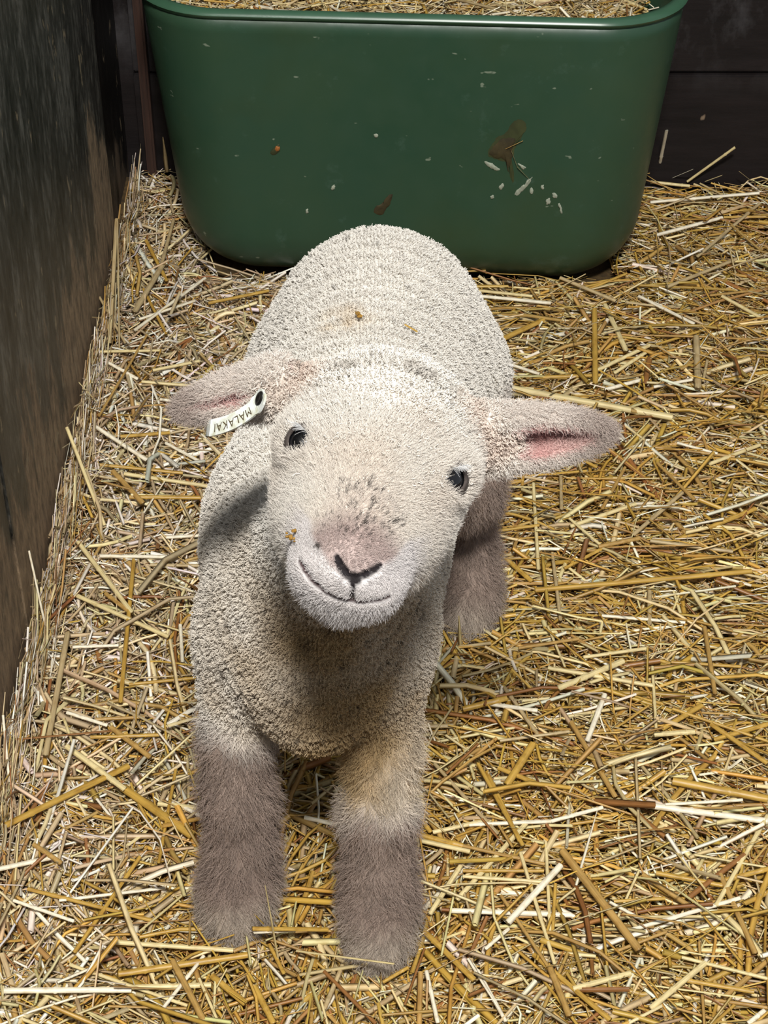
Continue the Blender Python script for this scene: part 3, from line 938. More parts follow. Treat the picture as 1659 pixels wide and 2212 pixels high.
PAL = {'white': srgb(238, 228, 204), 'pale': srgb(222, 203, 150), 'golden': srgb(190, 152, 70), 'beige': srgb(186, 164, 122), 'tan': srgb(178, 142, 80), 'brown': srgb(146, 100, 54)}
PALA = np.array([PAL[k][:3] for k in ('white', 'pale', 'golden', 'beige', 'tan', 'brown')])

def straw_tufts(n, sampler, len_mu, len_sd, w_mu, w_sd, zfun, tilt, probs, ang_bias, seg=2):
    """n loose straws as arrays; probs(x,y) -> palette probabilities"""
    x, y = sampler(n)
    L = np.clip(len_mu * np.exp(len_sd * rng.normal(size=n)), 0.006, 0.17)
    W = np.clip(w_mu * np.exp(w_sd * rng.normal(size=n)), 0.0005, 0.0046)
    W = np.minimum(W, L * 0.22)
    ang = ang_bias(x, y, n)
    tl = tilt * rng.normal(size=n)
    dx, dy, dz = np.cos(ang) * np.cos(tl), np.sin(ang) * np.cos(tl), np.sin(tl)
    Dv = np.stack([dx, dy, dz], 1)
    side = np.stack([-np.sin(ang), np.cos(ang), np.zeros(n)], 1)
    up = np.cross(Dv, side)
    roll = 0.5 * rng.normal(size=n)
    s2 = side * np.cos(roll)[:, None] + up * np.sin(roll)[:, None]
    u2 = -side * np.sin(roll)[:, None] + up * np.cos(roll)[:, None]
    z = zfun(x, y, n)
    C = np.stack([x, y, z], 1)
    return dict(C=C, D=Dv, S=s2, U=u2, L=L, W=W, H=W * rng.uniform(0.22, 0.9, n), bend=L * 0.07 * rng.normal(size=n), bendz=L * 0.03 * rng.normal(size=n), col=probs(x, y, n), seg=seg)

def straw_mesh(name, B):
    n = len(B['L']); k = B['seg'] + 1
    t = np.linspace(-0.5, 0.5, k)
    ctr = B['C'][:, None] + B['D'][:, None] * (B['L'][:, None] * t)[..., None]
    q = (1 - 4 * t ** 2)[None]
    ctr = ctr + B['S'][:, None] * (B['bend'][:, None] * q)[..., None] + B['U'][:, None] * (B['bendz'][:, None] * q)[..., None]
    off = [(-0.5, 0), (0, 0.5), (0.5, 0), (0, -0.5)]
    V = np.stack([ctr + B['S'][:, None] * (a * B['W'])[:, None, None] + B['U'][:, None] * (b * B['H'])[:, None, None] for a, b in off], 2)   # n,k,4,3
    base = (np.arange(n) * k * 4)[:, None, None]
    i = np.arange(k - 1)[None, :, None] * 4; j = np.arange(4)[None, None, :]; j2 = (j + 1) % 4
    F = np.stack([base + i + j, base + i + j2, base + i + 4 + j2, base + i + 4 + j], -1).reshape(-1)
    me = mesh_np(name, V.reshape(-1, 3), F, np.full(len(F) // 4, 4))
    c = me.attributes.new('tint', 'FLOAT_COLOR', 'POINT')
    c.data.foreach_set('color', np.concatenate([np.repeat(B['col'], k * 4, 0), np.ones((n * k * 4, 1))], 1).astype(np.float32).ravel())
    uv = me.uv_layers.new(name='UVMap')
    ro = rng.random(n) * 500
    U = np.broadcast_to((ro[:, None, None] + j / 4.0), (n, k, 4)); Vv = np.broadcast_to(((t + 0.5)[None] * B['L'][:, None] * 60)[..., None] + ro[:, None, None], (n, k, 4))
    uvv = np.stack([U, Vv], -1).reshape(-1, 2)
    uv.data.foreach_set('uv', uvv[F].astype(np.float32).ravel())
    me.materials.append(M_straw)
    return me

def in_tub(x, y, grow=0.0):
    c, s = math.cos(-TUB_YAW), math.sin(-TUB_YAW)
    lx = c * (x - TUB_C[0]) - s * (y - TUB_C[1]); ly = s * (x - TUB_C[0]) + c * (y - TUB_C[1])
    return (np.abs(lx) < 0.19 + grow) & (np.abs(ly) < 0.06 + grow)

XMAX = 0.62
def floor_xy(n):
    x = np.empty(0); y = np.empty(0)
    while len(x) < n:
        a = rng.uniform(WALL_X + 0.004, XMAX, n); b = rng.uniform(0.40, WALL_Y - 0.004, n)
        ok = ~in_tub(a, b)
        x = np.concatenate([x, a[ok]]); y = np.concatenate([y, b[ok]])
    return x[:n], y[:n]

def leftness(x, y):     # 1 along the left board and at the back: paler, finer, greyer straw; 0 to the right: golden
    P = np.stack([x, y, 0 * x], 1)
    return np.clip(0.5 + (-0.04 - x) / 0.12 + (y - 1.15) / 0.4 + 0.35 * vnoise(P, 9, 21), 0, 1)
def floor_probs(x, y, n):
    l = leftness(x, y)
    pl = np.array([0.22, 0.24, 0.06, 0.36, 0.08, 0.04]); pr = np.array([0.10, 0.20, 0.34, 0.12, 0.18, 0.06])
    p = l[:, None] * pl + (1 - l[:, None]) * pr
    u = rng.random(n)[:, None]
    k = (u > np.cumsum(p, 1)).sum(1).clip(0, 5)
    return np.clip(PALA[k] * (1 + 0.14 * rng.normal(size=(n, 1))) * (1 + 0.04 * rng.normal(size=(n, 3))) * (1 + l[:, None] * np.array([0.03, 0.03, 0.17])), 0, 1)
def floor_ang(x, y, n):
    # clumps share a direction; right of the lamb the straw lies more crosswise
    P = np.stack([x, y, 0 * x], 1)
    base = math.pi * (vnoise(P, 12, 31) + 0.6 * vnoise(P, 30, 33))
    a = base + rng.normal(size=n) * 0.55
    free = rng.random(n) < 0.45
    a = np.where(free, rng.random(n) * math.pi, a)
    cross = (rng.random(n) < 0.35) & (x > 0.06)
    return np.where(cross, 0.32 * rng.normal(size=n), a)
def keep_in(B):
    """no straw passes through a wall or the tub wall"""
    e1 = B['C'] + B['D'] * B['L'][:, None] / 2; e2 = B['C'] - B['D'] * B['L'][:, None] / 2
    ok = (np.minimum(e1[:, 0], e2[:, 0]) > WALL_X + 0.001) & (np.maximum(e1[:, 1], e2[:, 1]) < WALL_Y - 0.001)
    ok &= ~in_tub(e1[:, 0], e1[:, 1], 0.0) & ~in_tub(e2[:, 0], e2[:, 1], 0.0)
    for k in list(B):
        if isinstance(B[k], np.ndarray): B[k] = B[k][ok]
    return B

zl = lambda lo, hi: (lambda x, y, n: bed_h(x, y) + rng.uniform(lo, hi, n))
bed = straw_mesh('straw_bedding', keep_in(straw_tufts(56000, floor_xy, 0.036, 0.55, 0.0018, 0.5, zl(-0.015, -0.003), 0.16, floor_probs, floor_ang)))
bedding = tag(empty('straw_bedding', (0.1, 1.0, 0)), 'thick bed of loose golden and pale straw covering the pen floor', 'straw bedding', kind='stuff')
def layer(name, me):
    o = link(name, me, None, bedding); place(o, (0.1, 1.0, 0)); o['kind'] = 'stuff'; return o
layer('packed_straw', bed)
layer('loose_straw', straw_mesh('loose_straw', keep_in(straw_tufts(17000, floor_xy, 0.048, 0.5, 0.0021, 0.45, zl(-0.004, 0.004), 0.17, floor_probs, floor_ang, 3))))
layer('chaff', straw_mesh('chaff', keep_in(straw_tufts(26000, floor_xy, 0.013, 0.5, 0.0009, 0.4, zl(-0.003, 0.004), 0.3, floor_probs, floor_ang, 1))))

# straw caught upright along the left board
def wall_xy(n): return WALL_X + 0.004 + np.abs(rng.normal(size=n)) * 0.007, rng.uniform(0.55, 1.58, n)
Bw = straw_tufts(1500, wall_xy, 0.040, 0.4, 0.0011, 0.4, lambda x, y, n: bed_h(x, y) + rng.uniform(-0.004, 0.010, n), 0.05, floor_probs, lambda x, y, n: math.pi / 2 + 0.2 * rng.normal(size=n))
tl = rng.uniform(0.0, 0.75, len(Bw['L'])) * np.sign(rng.random(len(Bw['L'])) - 0.5)
Bw['D'] = unit(np.stack([0.02 * rng.normal(size=len(tl)), np.cos(tl), np.sin(tl)], 1)); Bw['S'] = unit(np.cross(Bw['D'], np.array([1.0, 0, 0]))); Bw['U'] = np.cross(Bw['D'], Bw['S'])
layer('fringe', straw_mesh('fringe', keep_in(Bw)))

# straw in the tub, in tub coordinates
def tub_xy(n): return rng.uniform(-0.20, 0.20, n), rng.uniform(-0.066, 0.066, n)
def tub_probs(x, y, n):
    p = np.array([0.18, 0.22, 0.14, 0.30, 0.12, 0.04]); k = (rng.random(n)[:, None] > np.cumsum(p)[None]).sum(1).clip(0, 5)
    return np.clip(PALA[k] * (1 + 0.14 * rng.normal(size=(n, 1))), 0, 1)
def tub_z(x, y, n): return 0.234 + 0.008 * vnoise(np.stack([x, y, 0 * x], 1), 20, 5) + rng.uniform(-0.012, 0.006, n)
Bt = straw_tufts(7000, tub_xy, 0.034, 0.5, 0.0016, 0.45, tub_z, 0.16, tub_probs, lambda x, y, n: rng.random(n) * math.pi)
e1 = Bt['C'] + Bt['D'] * Bt['L'][:, None] / 2; e2 = Bt['C'] - Bt['D'] * Bt['L'][:, None] / 2
ok = (np.maximum(np.abs(e1[:, 0]), np.abs(e2[:, 0])) < 0.217) & (np.maximum(np.abs(e1[:, 1]), np.abs(e2[:, 1])) < 0.077)
ok &= np.maximum(np.hypot(np.maximum(np.abs(e1[:, 0]) - 0.15, 0), np.abs(e1[:, 1])), np.hypot(np.maximum(np.abs(e2[:, 0]) - 0.15, 0), np.abs(e2[:, 1]))) < 0.076
for k_ in list(Bt):
    if isinstance(Bt[k_], np.ndarray): Bt[k_] = Bt[k_][ok]
fill = empty('straw_fill', (TUB_C[0], TUB_C[1], TUB_Z)); fill.rotation_euler = (0, 0, TUB_YAW)
tag(fill, 'loose pale straw filling the green tub to just under its rim', 'straw', kind='stuff')
link('loose_straw', straw_mesh('loose_straw', Bt), None, fill)['kind'] = 'stuff'
hx, hy = tub_half(0.222)
pack = loft('packed_straw', [[(x, y, z) for x, y in rrect_fixed(hx - i, hy - i, 0.068)] for z, i in ((0.16, 0.012), (0.213, 0.0085), (0.225, 0.012))], True, True)
link('packed_straw', pack, M_ground, fill)

# single stalks: shared meshes, one object each
def stalk_mesh(name, kind, seed):
    """unit-length stalk along X, unit width: a round stem with a knot, a split half-stem or a flat leaf"""
    r = np.random.default_rng(seed)
    ns, nk = (6, 6)
    xs = np.array([-0.5, -0.3, -0.1, 0.1, 0.3, 0.5])
    knot = r.choice([1, 2, 3, 4]) if kind == 'stem' else -1
    if knot > 0:
        xk = xs[knot]; xs = np.sort(np.concatenate([np.delete(xs, knot), [xk - 0.02, xk, xk + 0.02]])); nk = len(xs)
    bend = 0.0 if kind == 'stem' else r.normal() * 0.035
    V = []; 
    for i, x in enumerate(xs):
        q = 1 - 4 * x * x
        wv = 1.0
        if kind == 'leaf': wv = 1.0 - 0.75 * max(0, x + 0.1) / 0.6
        if knot > 0 and abs(x - xk) < 0.005: wv = 1.28
        for j in range(ns):
            if kind == 'stem':
                t = 2 * math.pi * j / ns
                yy, zz = 0.5 * math.cos(t) * wv, 0.42 * math.sin(t) * wv
            else:
                prof = [(-0.5, 0.0), (-0.2, 0.16), (0.2, 0.16), (0.5, 0.0), (0.2, 0.02), (-0.2, 0.02)] if kind == 'split' else [(-0.5, 0.10), (-0.06, 0.02), (0.06, 0.02), (0.5, 0.10), (0.06, -0.03), (-0.06, -0.03)]
                yy, zz = prof[j][0] * wv, prof[j][1]
            V.append((x, yy, zz))
    F = []; S = []
    for i in range(nk - 1):
        for j in range(ns):
            a, b = i * ns + j, i * ns + (j + 1) % ns
            F += [a, b, b + ns, a + ns]; S.append(4)
    F += list(range(ns))[::-1] + [(nk - 1) * ns + j for j in range(ns)]; S += [ns, ns]
    me = mesh_np(name, V, F, S)
    uv = me.uv_layers.new(name='UVMap')
    VV = np.array(V); jj = np.arange(len(V)) % ns
    uvv = np.stack([jj / 4.0 + seed * 3.7, (VV[:, 0] + 0.5) * 5 + seed * 1.3], 1)
    uv.data.foreach_set('uv', uvv[np.array(F)].astype(np.float32).ravel())
    return me
STALK_M = {k: straw_material('straw_' + k, None, PAL[k]) for k in PAL}
STALKS = {}
for kind, nvar in (('stem', 3), ('split', 3), ('leaf', 2)):
    for c in PAL:
        STALKS[kind, c] = []
        for v in range(nvar):
            me = stalk_mesh('straw_stalk', kind, 11 * v + len(STALKS)); me.materials.append(STALK_M[c]); STALKS[kind, c].append(me)

def zone(x, y):
    """where a stalk lies, told by things one can find"""
    if y > 1.40 and x > 0.235: return 'by the black wall right of the tub'
    if y > 1.34 and x < -0.14: return 'in the back corner left of the tub'
    if y > 1.30: return 'just in front of the green tub'
    if x < -0.205 and y > 1.0: return 'along the foot of the left board near the tub'
    if x < -0.19 and y > 0.80: return "along the foot of the left board level with the lamb"
    if x < -0.15 and y < 0.80: return 'near the bottom left corner of the pen view'
    if x < -0.09 and y > 1.02: return "between the left board and the lamb's rump"
    if x < -0.075 and y > 0.80: return "between the left board and the lamb's shoulder"
    if x < -0.10: return "left of the lamb's left front foot"
    if x < -0.06: return "in front of the lamb's left front foot"
    if x < -0.02: return "between the lamb's front feet"
    if y < 0.685 and x < 0.03: return "in front of the lamb's right front foot"
    if y < 0.70 and x < 0.10: return "right of the lamb's right front foot"
    if y < 0.70: return 'in the open straw nearest the viewer'
    if x < 0.04 and y < 0.90: return "under the lamb's belly"
    if y < 0.82 and x < 0.10: return "just behind the lamb's right front foot"
    if y < 0.82: return "in the open straw ahead of the lamb's hind foot"
    if y < 0.99 and x < 0.12: return "beside the lamb's hind foot"
    if y < 0.99: return "out to the side of the lamb's hind foot"
    if y < 1.13 and x < 0.14: return "beside the lamb's hind leg below the untagged ear"
    if y < 1.13: return 'in the open straw beyond the untagged ear'
    if x < 0.14: return "beside the lamb's rump on the open side"
    return 'in the open straw between rump and black wall'
COLW = {'white': 'white', 'pale': 'pale yellow', 'golden': 'golden', 'beige': 'greyish beige', 'tan': 'tan', 'brown': 'rusty brown'}
used_labels = {}
nst = 0
def stalk(p, q, w, colr, kind=None, label=None, vert=False):
    global nst
    p, q = np.array(p, float), np.array(q, float)
    if kind is None: kind = 'stem' if w > 0.0022 else random.choice(('split', 'split', 'leaf'))
    d = q - p; L = np.linalg.norm(d); d = d / L
    me = STALKS[kind, colr][nst % len(STALKS[kind, colr])]; nst += 1
    o = bpy.data.objects.new('straw_stalk', me); COL.objects.link(o)
    y = np.cross([0, 0, 1.0], d); y = y / (np.linalg.norm(y) + 1e-9); z = np.cross(d, y)
    Mx = Matrix([list(map(float, v)) for v in (d, y, z)]).transposed().to_4x4()
    Mx.translation = Vector((p + q) / 2)
    o.matrix_world = Mx @ Matrix.Diagonal((L, w, w, 1))
    c = (p + q) / 2
    if label is None:
        ang = math.degrees(math.atan2(d[1], d[0])) % 180
        if vert or abs(d[2]) > 0.5: dr = 'standing'
        elif ang < 22 or ang > 158: dr = 'crosswise'
        elif ang < 68: dr = 'slanted one way'
        elif ang < 112: dr = 'lengthwise'
        else: dr = 'slanted the other way'
        sz = 'long' if L > 0.075 else 'short' if L < 0.035 else 'middling'
        tk = 'thick' if w > 0.0033 else 'thin' if w < 0.0020 else ''
        dr = {'slanted one way': 'slanting right', 'slanted the other way': 'slanting left'}.get(dr, dr)
        label = ' '.join(x for x in (sz, tk, COLW[colr], 'straw', dr, zone(c[0], c[1])) if x)
        label = label.replace('middling ', '')
    used_labels[label] = used_labels.get(label, 0) + 1
    tag(o, label, 'straw', 'single straw stalks on the bedding')
    return o

def px_stalk(x0, y0, x1, y1, w, colr, lift=0.006, kind=None, label=None):
    def on_bed(px, py):
        p = at_z(px, py, 0.0)
        for _ in range(3): p = at_z(px, py, float(bed_h(p[0], p[1])[0]) + lift)
        return p
    p, q = on_bed(x0, y0), on_bed(x1, y1)
    zc = cP * (p[1] + q[1]) / 2 + sP * CAM_H
    return stalk(p, q, w * zc / FPX, colr, kind, label)

W_, P_, G_, B_, T_, R_ = 'white', 'pale', 'golden', 'beige', 'tan', 'brown'
SEEN = '''1081 835 1453 902 17 P|1065 742 1174 691 13 G|1284 669 1286 829 13 G|1307 659 1353 758 12 P|1403 746 1290 800 10 P|1504 728 1508 838 15 B|1403 774 1394 829 13 R
1307 842 1380 822 10 W|1074 778 1165 808 8 W|1412 836 1495 820 8 W|1367 1156 1474 1064 10 B|1531 1003 1641 961 10 P|1156 1275 1623 1234 13 G|1193 1195 1211 1341 8 B|1152 1044 1163 1231 8 P
1094 1208 1149 1256 12 G|1403 1277 1403 1350 10 B|1206 1487 1346 1428 15 P|1522 1355 1545 1500 10 T|1463 957 1550 980 7 W|1211 1021 1213 1101 8 B|1531 1140 1632 1099 12 G|1293 1181 1380 1163 11 T|1559 1247 1623 1265 7 W
1000 1532 1095 1508 15 G|1234 1560 1330 1722 12 T|1453 1687 1658 1726 20 G|1385 1738 1658 1774 16 W|1437 1738 1604 1728 8 W|1000 1782 1191 1774 10 W|1191 1774 1302 1744 10 W|1052 1667 1123 1818 9 G|1095 1695 1151 1607 18 G
1215 1838 1381 2052 19 T|1097 1993 1211 1869 16 W|1048 2050 1099 2006 9 W|1179 1818 1189 2020 8 P|1000 1881 1175 1881 9 G|1000 1893 1175 1905 9 P|1485 1941 1608 1846 13 R|1546 1957 1658 1762 11 P|1556 1889 1632 2060 13 T
1473 2068 1658 2114 9 P|1153 2062 1318 2203 13 G|1187 2088 1230 2195 15 T|1238 2136 1362 2102 14 P|1032 2096 1093 2207 9 W|1326 1947 1437 1941 9 G|1389 1889 1489 1957 13 T|1318 1949 1391 1989 8 W|1200 1909 1193 2024 8 G
1294 1862 1417 1814 6 B|1373 1635 1383 1854 7 B|1429 1575 1516 1524 13 G|1413 1587 1500 1581 13 P|1536 1564 1658 1649 12 G|1500 1846 1655 1873 7 P|1651 2183 1616 2211 12 W
207 922 317 994 10 W|260 943 366 935 9 G|358 957 437 1000 8 W|216 1004 395 1022 8 G|244 1018 309 1087 13 T|216 1201 358 1203 9 W|289 1209 260 1518 10 G|169 1171 285 1323 11 P|157 1398 256 1394 8 W|98 1632 146 1368 13 B
228 1282 281 1323 11 T|144 1539 232 1567 9 W|144 1612 270 1705 14 P|266 1702 416 1806 20 G|240 1571 325 1636 13 T|12 1783 277 1655 16 G|138 1551 163 1624 7 P|23 1943 160 1990 9 W|60 1920 339 1991 10 G|128 1945 357 1918 8 W
160 2058 302 1851 10 G|256 2104 540 2062 16 G|243 2035 504 2053 12 P|9 2140 284 2138 15 W|353 2177 440 2065 9 W|373 2076 440 2204 15 T|430 2113 472 2209 8 P|504 2055 568 2028 10 T|124 2122 195 2092 8 W|286 2142 353 2174 6 W
582 2040 614 2104 9 G|245 1765 245 1879 6 P|73 1824 133 1865 12 T|458 2108 531 2168 16 G|550 2131 591 2211 15 G|899 1802 1000 1827 14 G|1000 1827 1177 1867 9 T|935 1798 1047 1773 11 P|892 1746 931 1798 11 G
939 1650 1076 1802 9 B|1033 1650 1130 1827 10 G|928 1975 1004 1856 12 P|917 2012 1025 2117 14 G|995 1903 1022 1994 6 B|921 2098 946 2210 10 W|1011 2070 1094 2207 7 W|874 2171 917 2048 6 R|827 2122 881 2090 9 G|700 2098 812 2211 9 R|740 2085 700 2180 11 B
1405 437 1640 417 8 W|1405 393 1490 402 8 P|1505 555 1640 440 8 B|231 782 298 819 8 W|199 760 348 757 7 P|443 601 290 714 8 W|317 724 213 900 6 T|350 574 290 674 13 B|375 475 348 574 8 B|215 642 271 742 6 B
1418 508 1560 470 9 W|1440 620 1590 560 9 B|1380 640 1500 700 8 W|1560 640 1650 690 9 P|1040 640 1190 655 9 W|1035 628 1150 640 8 P|1100 700 1010 720 8 B|1210 600 1330 650 9 B|450 655 580 628 8 G|330 800 430 780 8 P|300 690 420 650 7 W
1160 940 1290 1010 8 G|1300 1100 1350 1010 8 T|1420 1000 1500 1080 8 T|1230 1120 1300 1180 7 P|1120 1400 1250 1380 8 T|1260 1420 1400 1400 9 P|1300 1330 1480 1345 8 W|1450 1430 1600 1440 8 G|1080 1600 1230 1580 8 B'''
KEY = dict(W=W_, P=P_, G=G_, B=B_, T=T_, R=R_)
for ent in SEEN.replace('\n', '|').split('|'):
    v = ent.split()
    px_stalk(*map(float, v[:5]), KEY[v[5]], lift=0.006 + 0.003 * rng.random())

# stalks that stand up against something or lie over the feet
def p3(x, y, Y): return at_y(x, y, Y)
def bed3(x, y, l=0.004):
    p = at_z(x, y, 0.0); return at_z(x, y, float(bed_h(p[0], p[1])[0]) + l)
stalk(bed3(1421, 374), p3(1440, 281, 1.575), 0.0034, W_, 'stem', 'pale straw standing upright beside the tub against the black wall')
stalk(bed3(1485, 392), p3(1588, 318, 1.590), 0.0032, P_, 'stem', 'long pale straw leaning out across the black wall right of the tub')
stalk(bed3(1450, 386), p3(1497, 366, 1.588), 0.0026, W_, 'split', 'short white straw tilted up at the foot of the black wall')
stalk(bed3(1524, 392), p3(1560, 379, 1.590), 0.0030, P_, 'split', 'short pale straw stub at the foot of the black wall')
stalk(bed3(1632, 398), p3(1596, 370, 1.590), 0.0030, B_, 'leaf', 'greyish bent straw blade at the foot of the black wall')
stalk(bed3(361, 372), p3(352, 296, 1.58), 0.0046, B_, 'leaf', 'dry beige leaf blade standing in the dark corner behind the tub')
stalk(bed3(236, 742), (WALL_X + 0.006, 1.452, 0.055), 0.0044, B_, 'split', 'broad beige straw leaning on the left board near the tub')
stalk(bed3(258, 770), (WALL_X + 0.012, 1.42, 0.070), 0.0016, B_, 'split', 'very thin straw leaning on the left board near the tub')
stalk(bed3(209, 868), (WALL_X + 0.004, 1.20, 0.045), 0.0030, P_, 'split', 'pale straw propped on the left board level with the tagged ear')
stalk(bed3(226, 1135), (WALL_X + 0.005, 1.13, 0.050), 0.0030, P_, 'stem', 'long pale yellow straw propped on the left board below the tagged ear')
stalk(bed3(98, 1352), (WALL_X + 0.003, 0.965, 0.062), 0.0018, W_, 'split', 'thin white straw standing against the left board')
stalk(bed3(20, 1690), (WALL_X + 0.004, 0.83, 0.035), 0.0020, W_, 'split', 'white straw propped on the left board nearest the viewer')
stalk(bed3(600, 2075, 0.006), at_y(572, 1912, 0.655), 0.0030, P_, 'leaf', "pale straw blade propped up beside the lamb's front foot next to the board")
stalk(at_y(545, 2006, 0.664), bed3(708, 2008, 0.012), 0.0030, G_, 'stem', "golden straw lying across between the lamb's two front feet")
stalk(at_y(547, 2015, 0.660), bed3(637, 2011, 0.012), 0.0020, W_, 'split', "short white straw under the golden one between the front feet")
stalk(bed3(640, 2054, 0.010), at_y(852, 2082, 0.634), 0.0016, P_, 'split', "thin pale straw lying across the lamb's hoof away from the board")
stalk(bed3(994, 1396, 0.004), at_y(991, 1330, 0.922), 0.0028, P_, 'leaf', "short straw standing in front of the lamb's hind foot")
# more stalks lying loose on top
tries = 0
while nst < 282 and tries < 5000:
    tries += 1
    px, py = random.uniform(40, 1640), random.uniform(420, 2200)
    p = at_z(px, py, 0.0)
    if p[0] < WALL_X + 0.02 or in_tub(p[0:1], p[1:2], 0.03)[0] or p[1] > WALL_Y - 0.03: continue
    if full_d(np.array([[p[0], p[1], 0.02]]))[0] < 0.03: continue
    L = random.uniform(0.03, 0.085); a = random.uniform(0, math.pi) if random.random() < 0.6 else random.gauss(0, 0.35)
    dv = np.array([math.cos(a), math.sin(a), 0]) * L / 2
    e = [p - dv, p + dv]
    if any(k[0] < WALL_X + 0.004 or k[1] > WALL_Y - 0.005 or in_tub(k[0:1], k[1:2], 0.02)[0] for k in e): continue
    if any(full_d(np.array([[k[0], k[1], 0.02]]))[0] < 0.02 for k in e): continue
    for k in e: k[2] = float(bed_h(k[0], k[1])[0]) + 0.0055 + 0.002 * random.random()
    lf = float(leftness(p[0:1], p[1:2])[0])
    c = random.choices((W_, P_, G_, B_, T_, R_), (0.2, 0.26, 0.16, 0.24, 0.1, 0.04) if random.random() < lf else (0.12, 0.24, 0.34, 0.1, 0.16, 0.04))[0]
    stalk(e[0], e[1], random.uniform(0.0014, 0.0038), c)

# ------------------------------------------------------------------ ear tag and the bits caught on the lamb
m = NT('white_tag_plastic')
m.l(m.ramp(m.noise(m.coord('Object'), 260, 4), [(0.3, srgb(196, 196, 172)), (0.55, srgb(226, 230, 226)), (0.8, srgb(236, 238, 236))]), m.b.inputs['Base Color'])
m.set(Roughness=0.35)
M_tag = m.m
M_print = plain('brown_print', srgb(78, 64, 40), 0.6, 200, 0.2, 0)
M_pin = plain('dark_pin', srgb(24, 22, 20), 0.4, 200, 0.3, 0.1)
surf = lambda P: np.minimum(group_d(EARS, P), group_d(HEAD, P))
tp = []
for px, py in ((570, 846), (556, 872), (535, 891), (508, 908), (480, 919), (456, 925)):
    q = trace(px, py, surf)
    tp.append(min(q[1], 0.652) if q is not None else 0.652)
tp = np.array(tp)
dep = np.minimum(tp - 0.010, np.array([0.640, 0.634, 0.631, 0.631, 0.632, 0.637]))
dep = np.convolve(np.pad(dep, 1, 'edge'), [0.25, 0.5, 0.25], 'valid')
ctrl = [at_y(x, y, d) for (x, y), d in zip(((570, 846), (556, 872), (535, 891), (508, 908), (480, 919), (456, 925)), dep)]
back = [at_y(449, 924, dep[-1] + 0.004), at_y(450, 920, dep[-1] + 0.010), at_y(474, 908, 0.667), at_y(510, 888, 0.672), at_y(548, 862, 0.672)]
def spline(pts, n):
    pts = np.array(pts); k = len(pts); out = []
    for u in np.linspace(0, k - 1.0001, n):
        i = int(u); f = u - i
        p0, p1, p2, p3_ = pts[max(i - 1, 0)], pts[i], pts[min(i + 1, k - 1)], pts[min(i + 2, k - 1)]
        out.append(0.5 * (2 * p1 + (p2 - p0) * f + (2 * p0 - 5 * p1 + 4 * p2 - p3_) * f * f + (3 * p1 - p0 - 3 * p2 + p3_) * f ** 3))
    return np.array(out)
def frames(path):
    T = unit(np.gradient(path, axis=0))
    Wd = DOWN[None] + 0.25 * TOW[None]; Wd = unit(Wd - (Wd * T).sum(1)[:, None] * T)       # width, towards the bottom of the band
    return T, Wd, np.cross(T, Wd)
def ribbon(name, path, half, th, mat, parent):
    T, Wd, Nn = frames(path)
    Nn = np.where(((Nn * TOW).sum(1) < 0)[:, None], -Nn, Nn) if name == 'strap' else Nn
    V = []
    for p, w, n, h in zip(path, Wd, Nn, half):
        V += [p - w * h + n * th, p + w * h + n * th, p + w * h - n * th, p - w * h - n * th]
    F = []; S = []; k = len(path)
    for i in range(k - 1):
        for j in range(4):
            a, b = i * 4 + j, i * 4 + (j + 1) % 4
            F += [a, b, b + 4, a + 4]; S.append(4)
    F += [3, 2, 1, 0] + [(k - 1) * 4 + j for j in range(4)]; S += [4, 4]
    me = mesh_np(name, V, F, S)
    me.polygons.foreach_set('use_smooth', np.zeros(len(S), bool))
    o = link(name, me, mat, parent)
    return o
TAG_AT = tuple(ctrl[2])
etag = tag(empty('ear_tag', TAG_AT), "white plastic name strap through the lamb's ear on the board side", 'ear tag')
frontp = spline(ctrl, 34)
fs = np.linspace(0, 1, 34)
half = np.interp(fs, [0, 0.04, 0.12, 0.24, 0.30, 1], [0.0020, 0.0036, 0.0044, 0.0044, 0.0036, 0.0038])
place(ribbon('strap', frontp, half, 0.0005, M_tag, etag), TAG_AT)
backp = spline([frontp[-1]] + back, 24)
place(ribbon('back_strap', backp, np.full(24, 0.0036), 0.0005, M_tag, etag), TAG_AT)
# pin through the round end
T, Wd, Nn = frames(frontp)
Nn = np.where(((Nn * TOW).sum(1) < 0)[:, None], -Nn, Nn)
ip = 4
rings = []
for off, r in ((-0.0006, 0.0016), (0.0004, 0.0016), (0.0004, 0.0028), (0.0010, 0.0026), (0.0012, 0.0016), (0.0008, 0.0010)):
    rings.append([tuple(frontp[ip] + Nn[ip] * off + r * (math.cos(t) * T[ip] * 1.25 + math.sin(t) * Wd[ip] * 0.95)) for t in np.linspace(0, 2 * math.pi, 18)[:-1]])
place(link('pin', loft('pin', rings, True, True), M_pin, etag), TAG_AT)
# the name, printed along the band (it hangs upside down)
fc = bpy.data.curves.new('lettering', 'FONT'); fc.body = 'MALAKAI'; fc.size = 1; fc.space_character = 1.12; fc.resolution_u = 3
fo = bpy.data.objects.new('lettering', fc); COL.objects.link(fo)
dg = bpy.context.evaluated_depsgraph_get()
lm = bpy.data.meshes.new_from_object(fo.evaluated_get(dg))
bpy.data.objects.remove(fo); bpy.data.curves.remove(fc)
co_ = np.zeros(len(lm.vertices) * 3, np.float32); lm.vertices.foreach_get('co', co_); co_ = co_.reshape(-1, 3)
x0, x1 = co_[:, 0].min(), co_[:, 0].max(); hcap = 0.70
sarr = 0.335 + (co_[:, 0] - x0) / (x1 - x0) * (0.905 - 0.335)
f_ = sarr * 33; i_ = np.clip(f_.astype(int), 0, 32); f_ = (f_ - i_)[:, None]
lerp = lambda A: A[i_] * (1 - f_) + A[i_ + 1] * f_
vv = (co_[:, 1] / hcap - 0.5) * 0.0038 + 0.0006
NV = lerp(frontp) + lerp(Wd) * vv[:, None] + unit(lerp(Nn)) * 0.00068
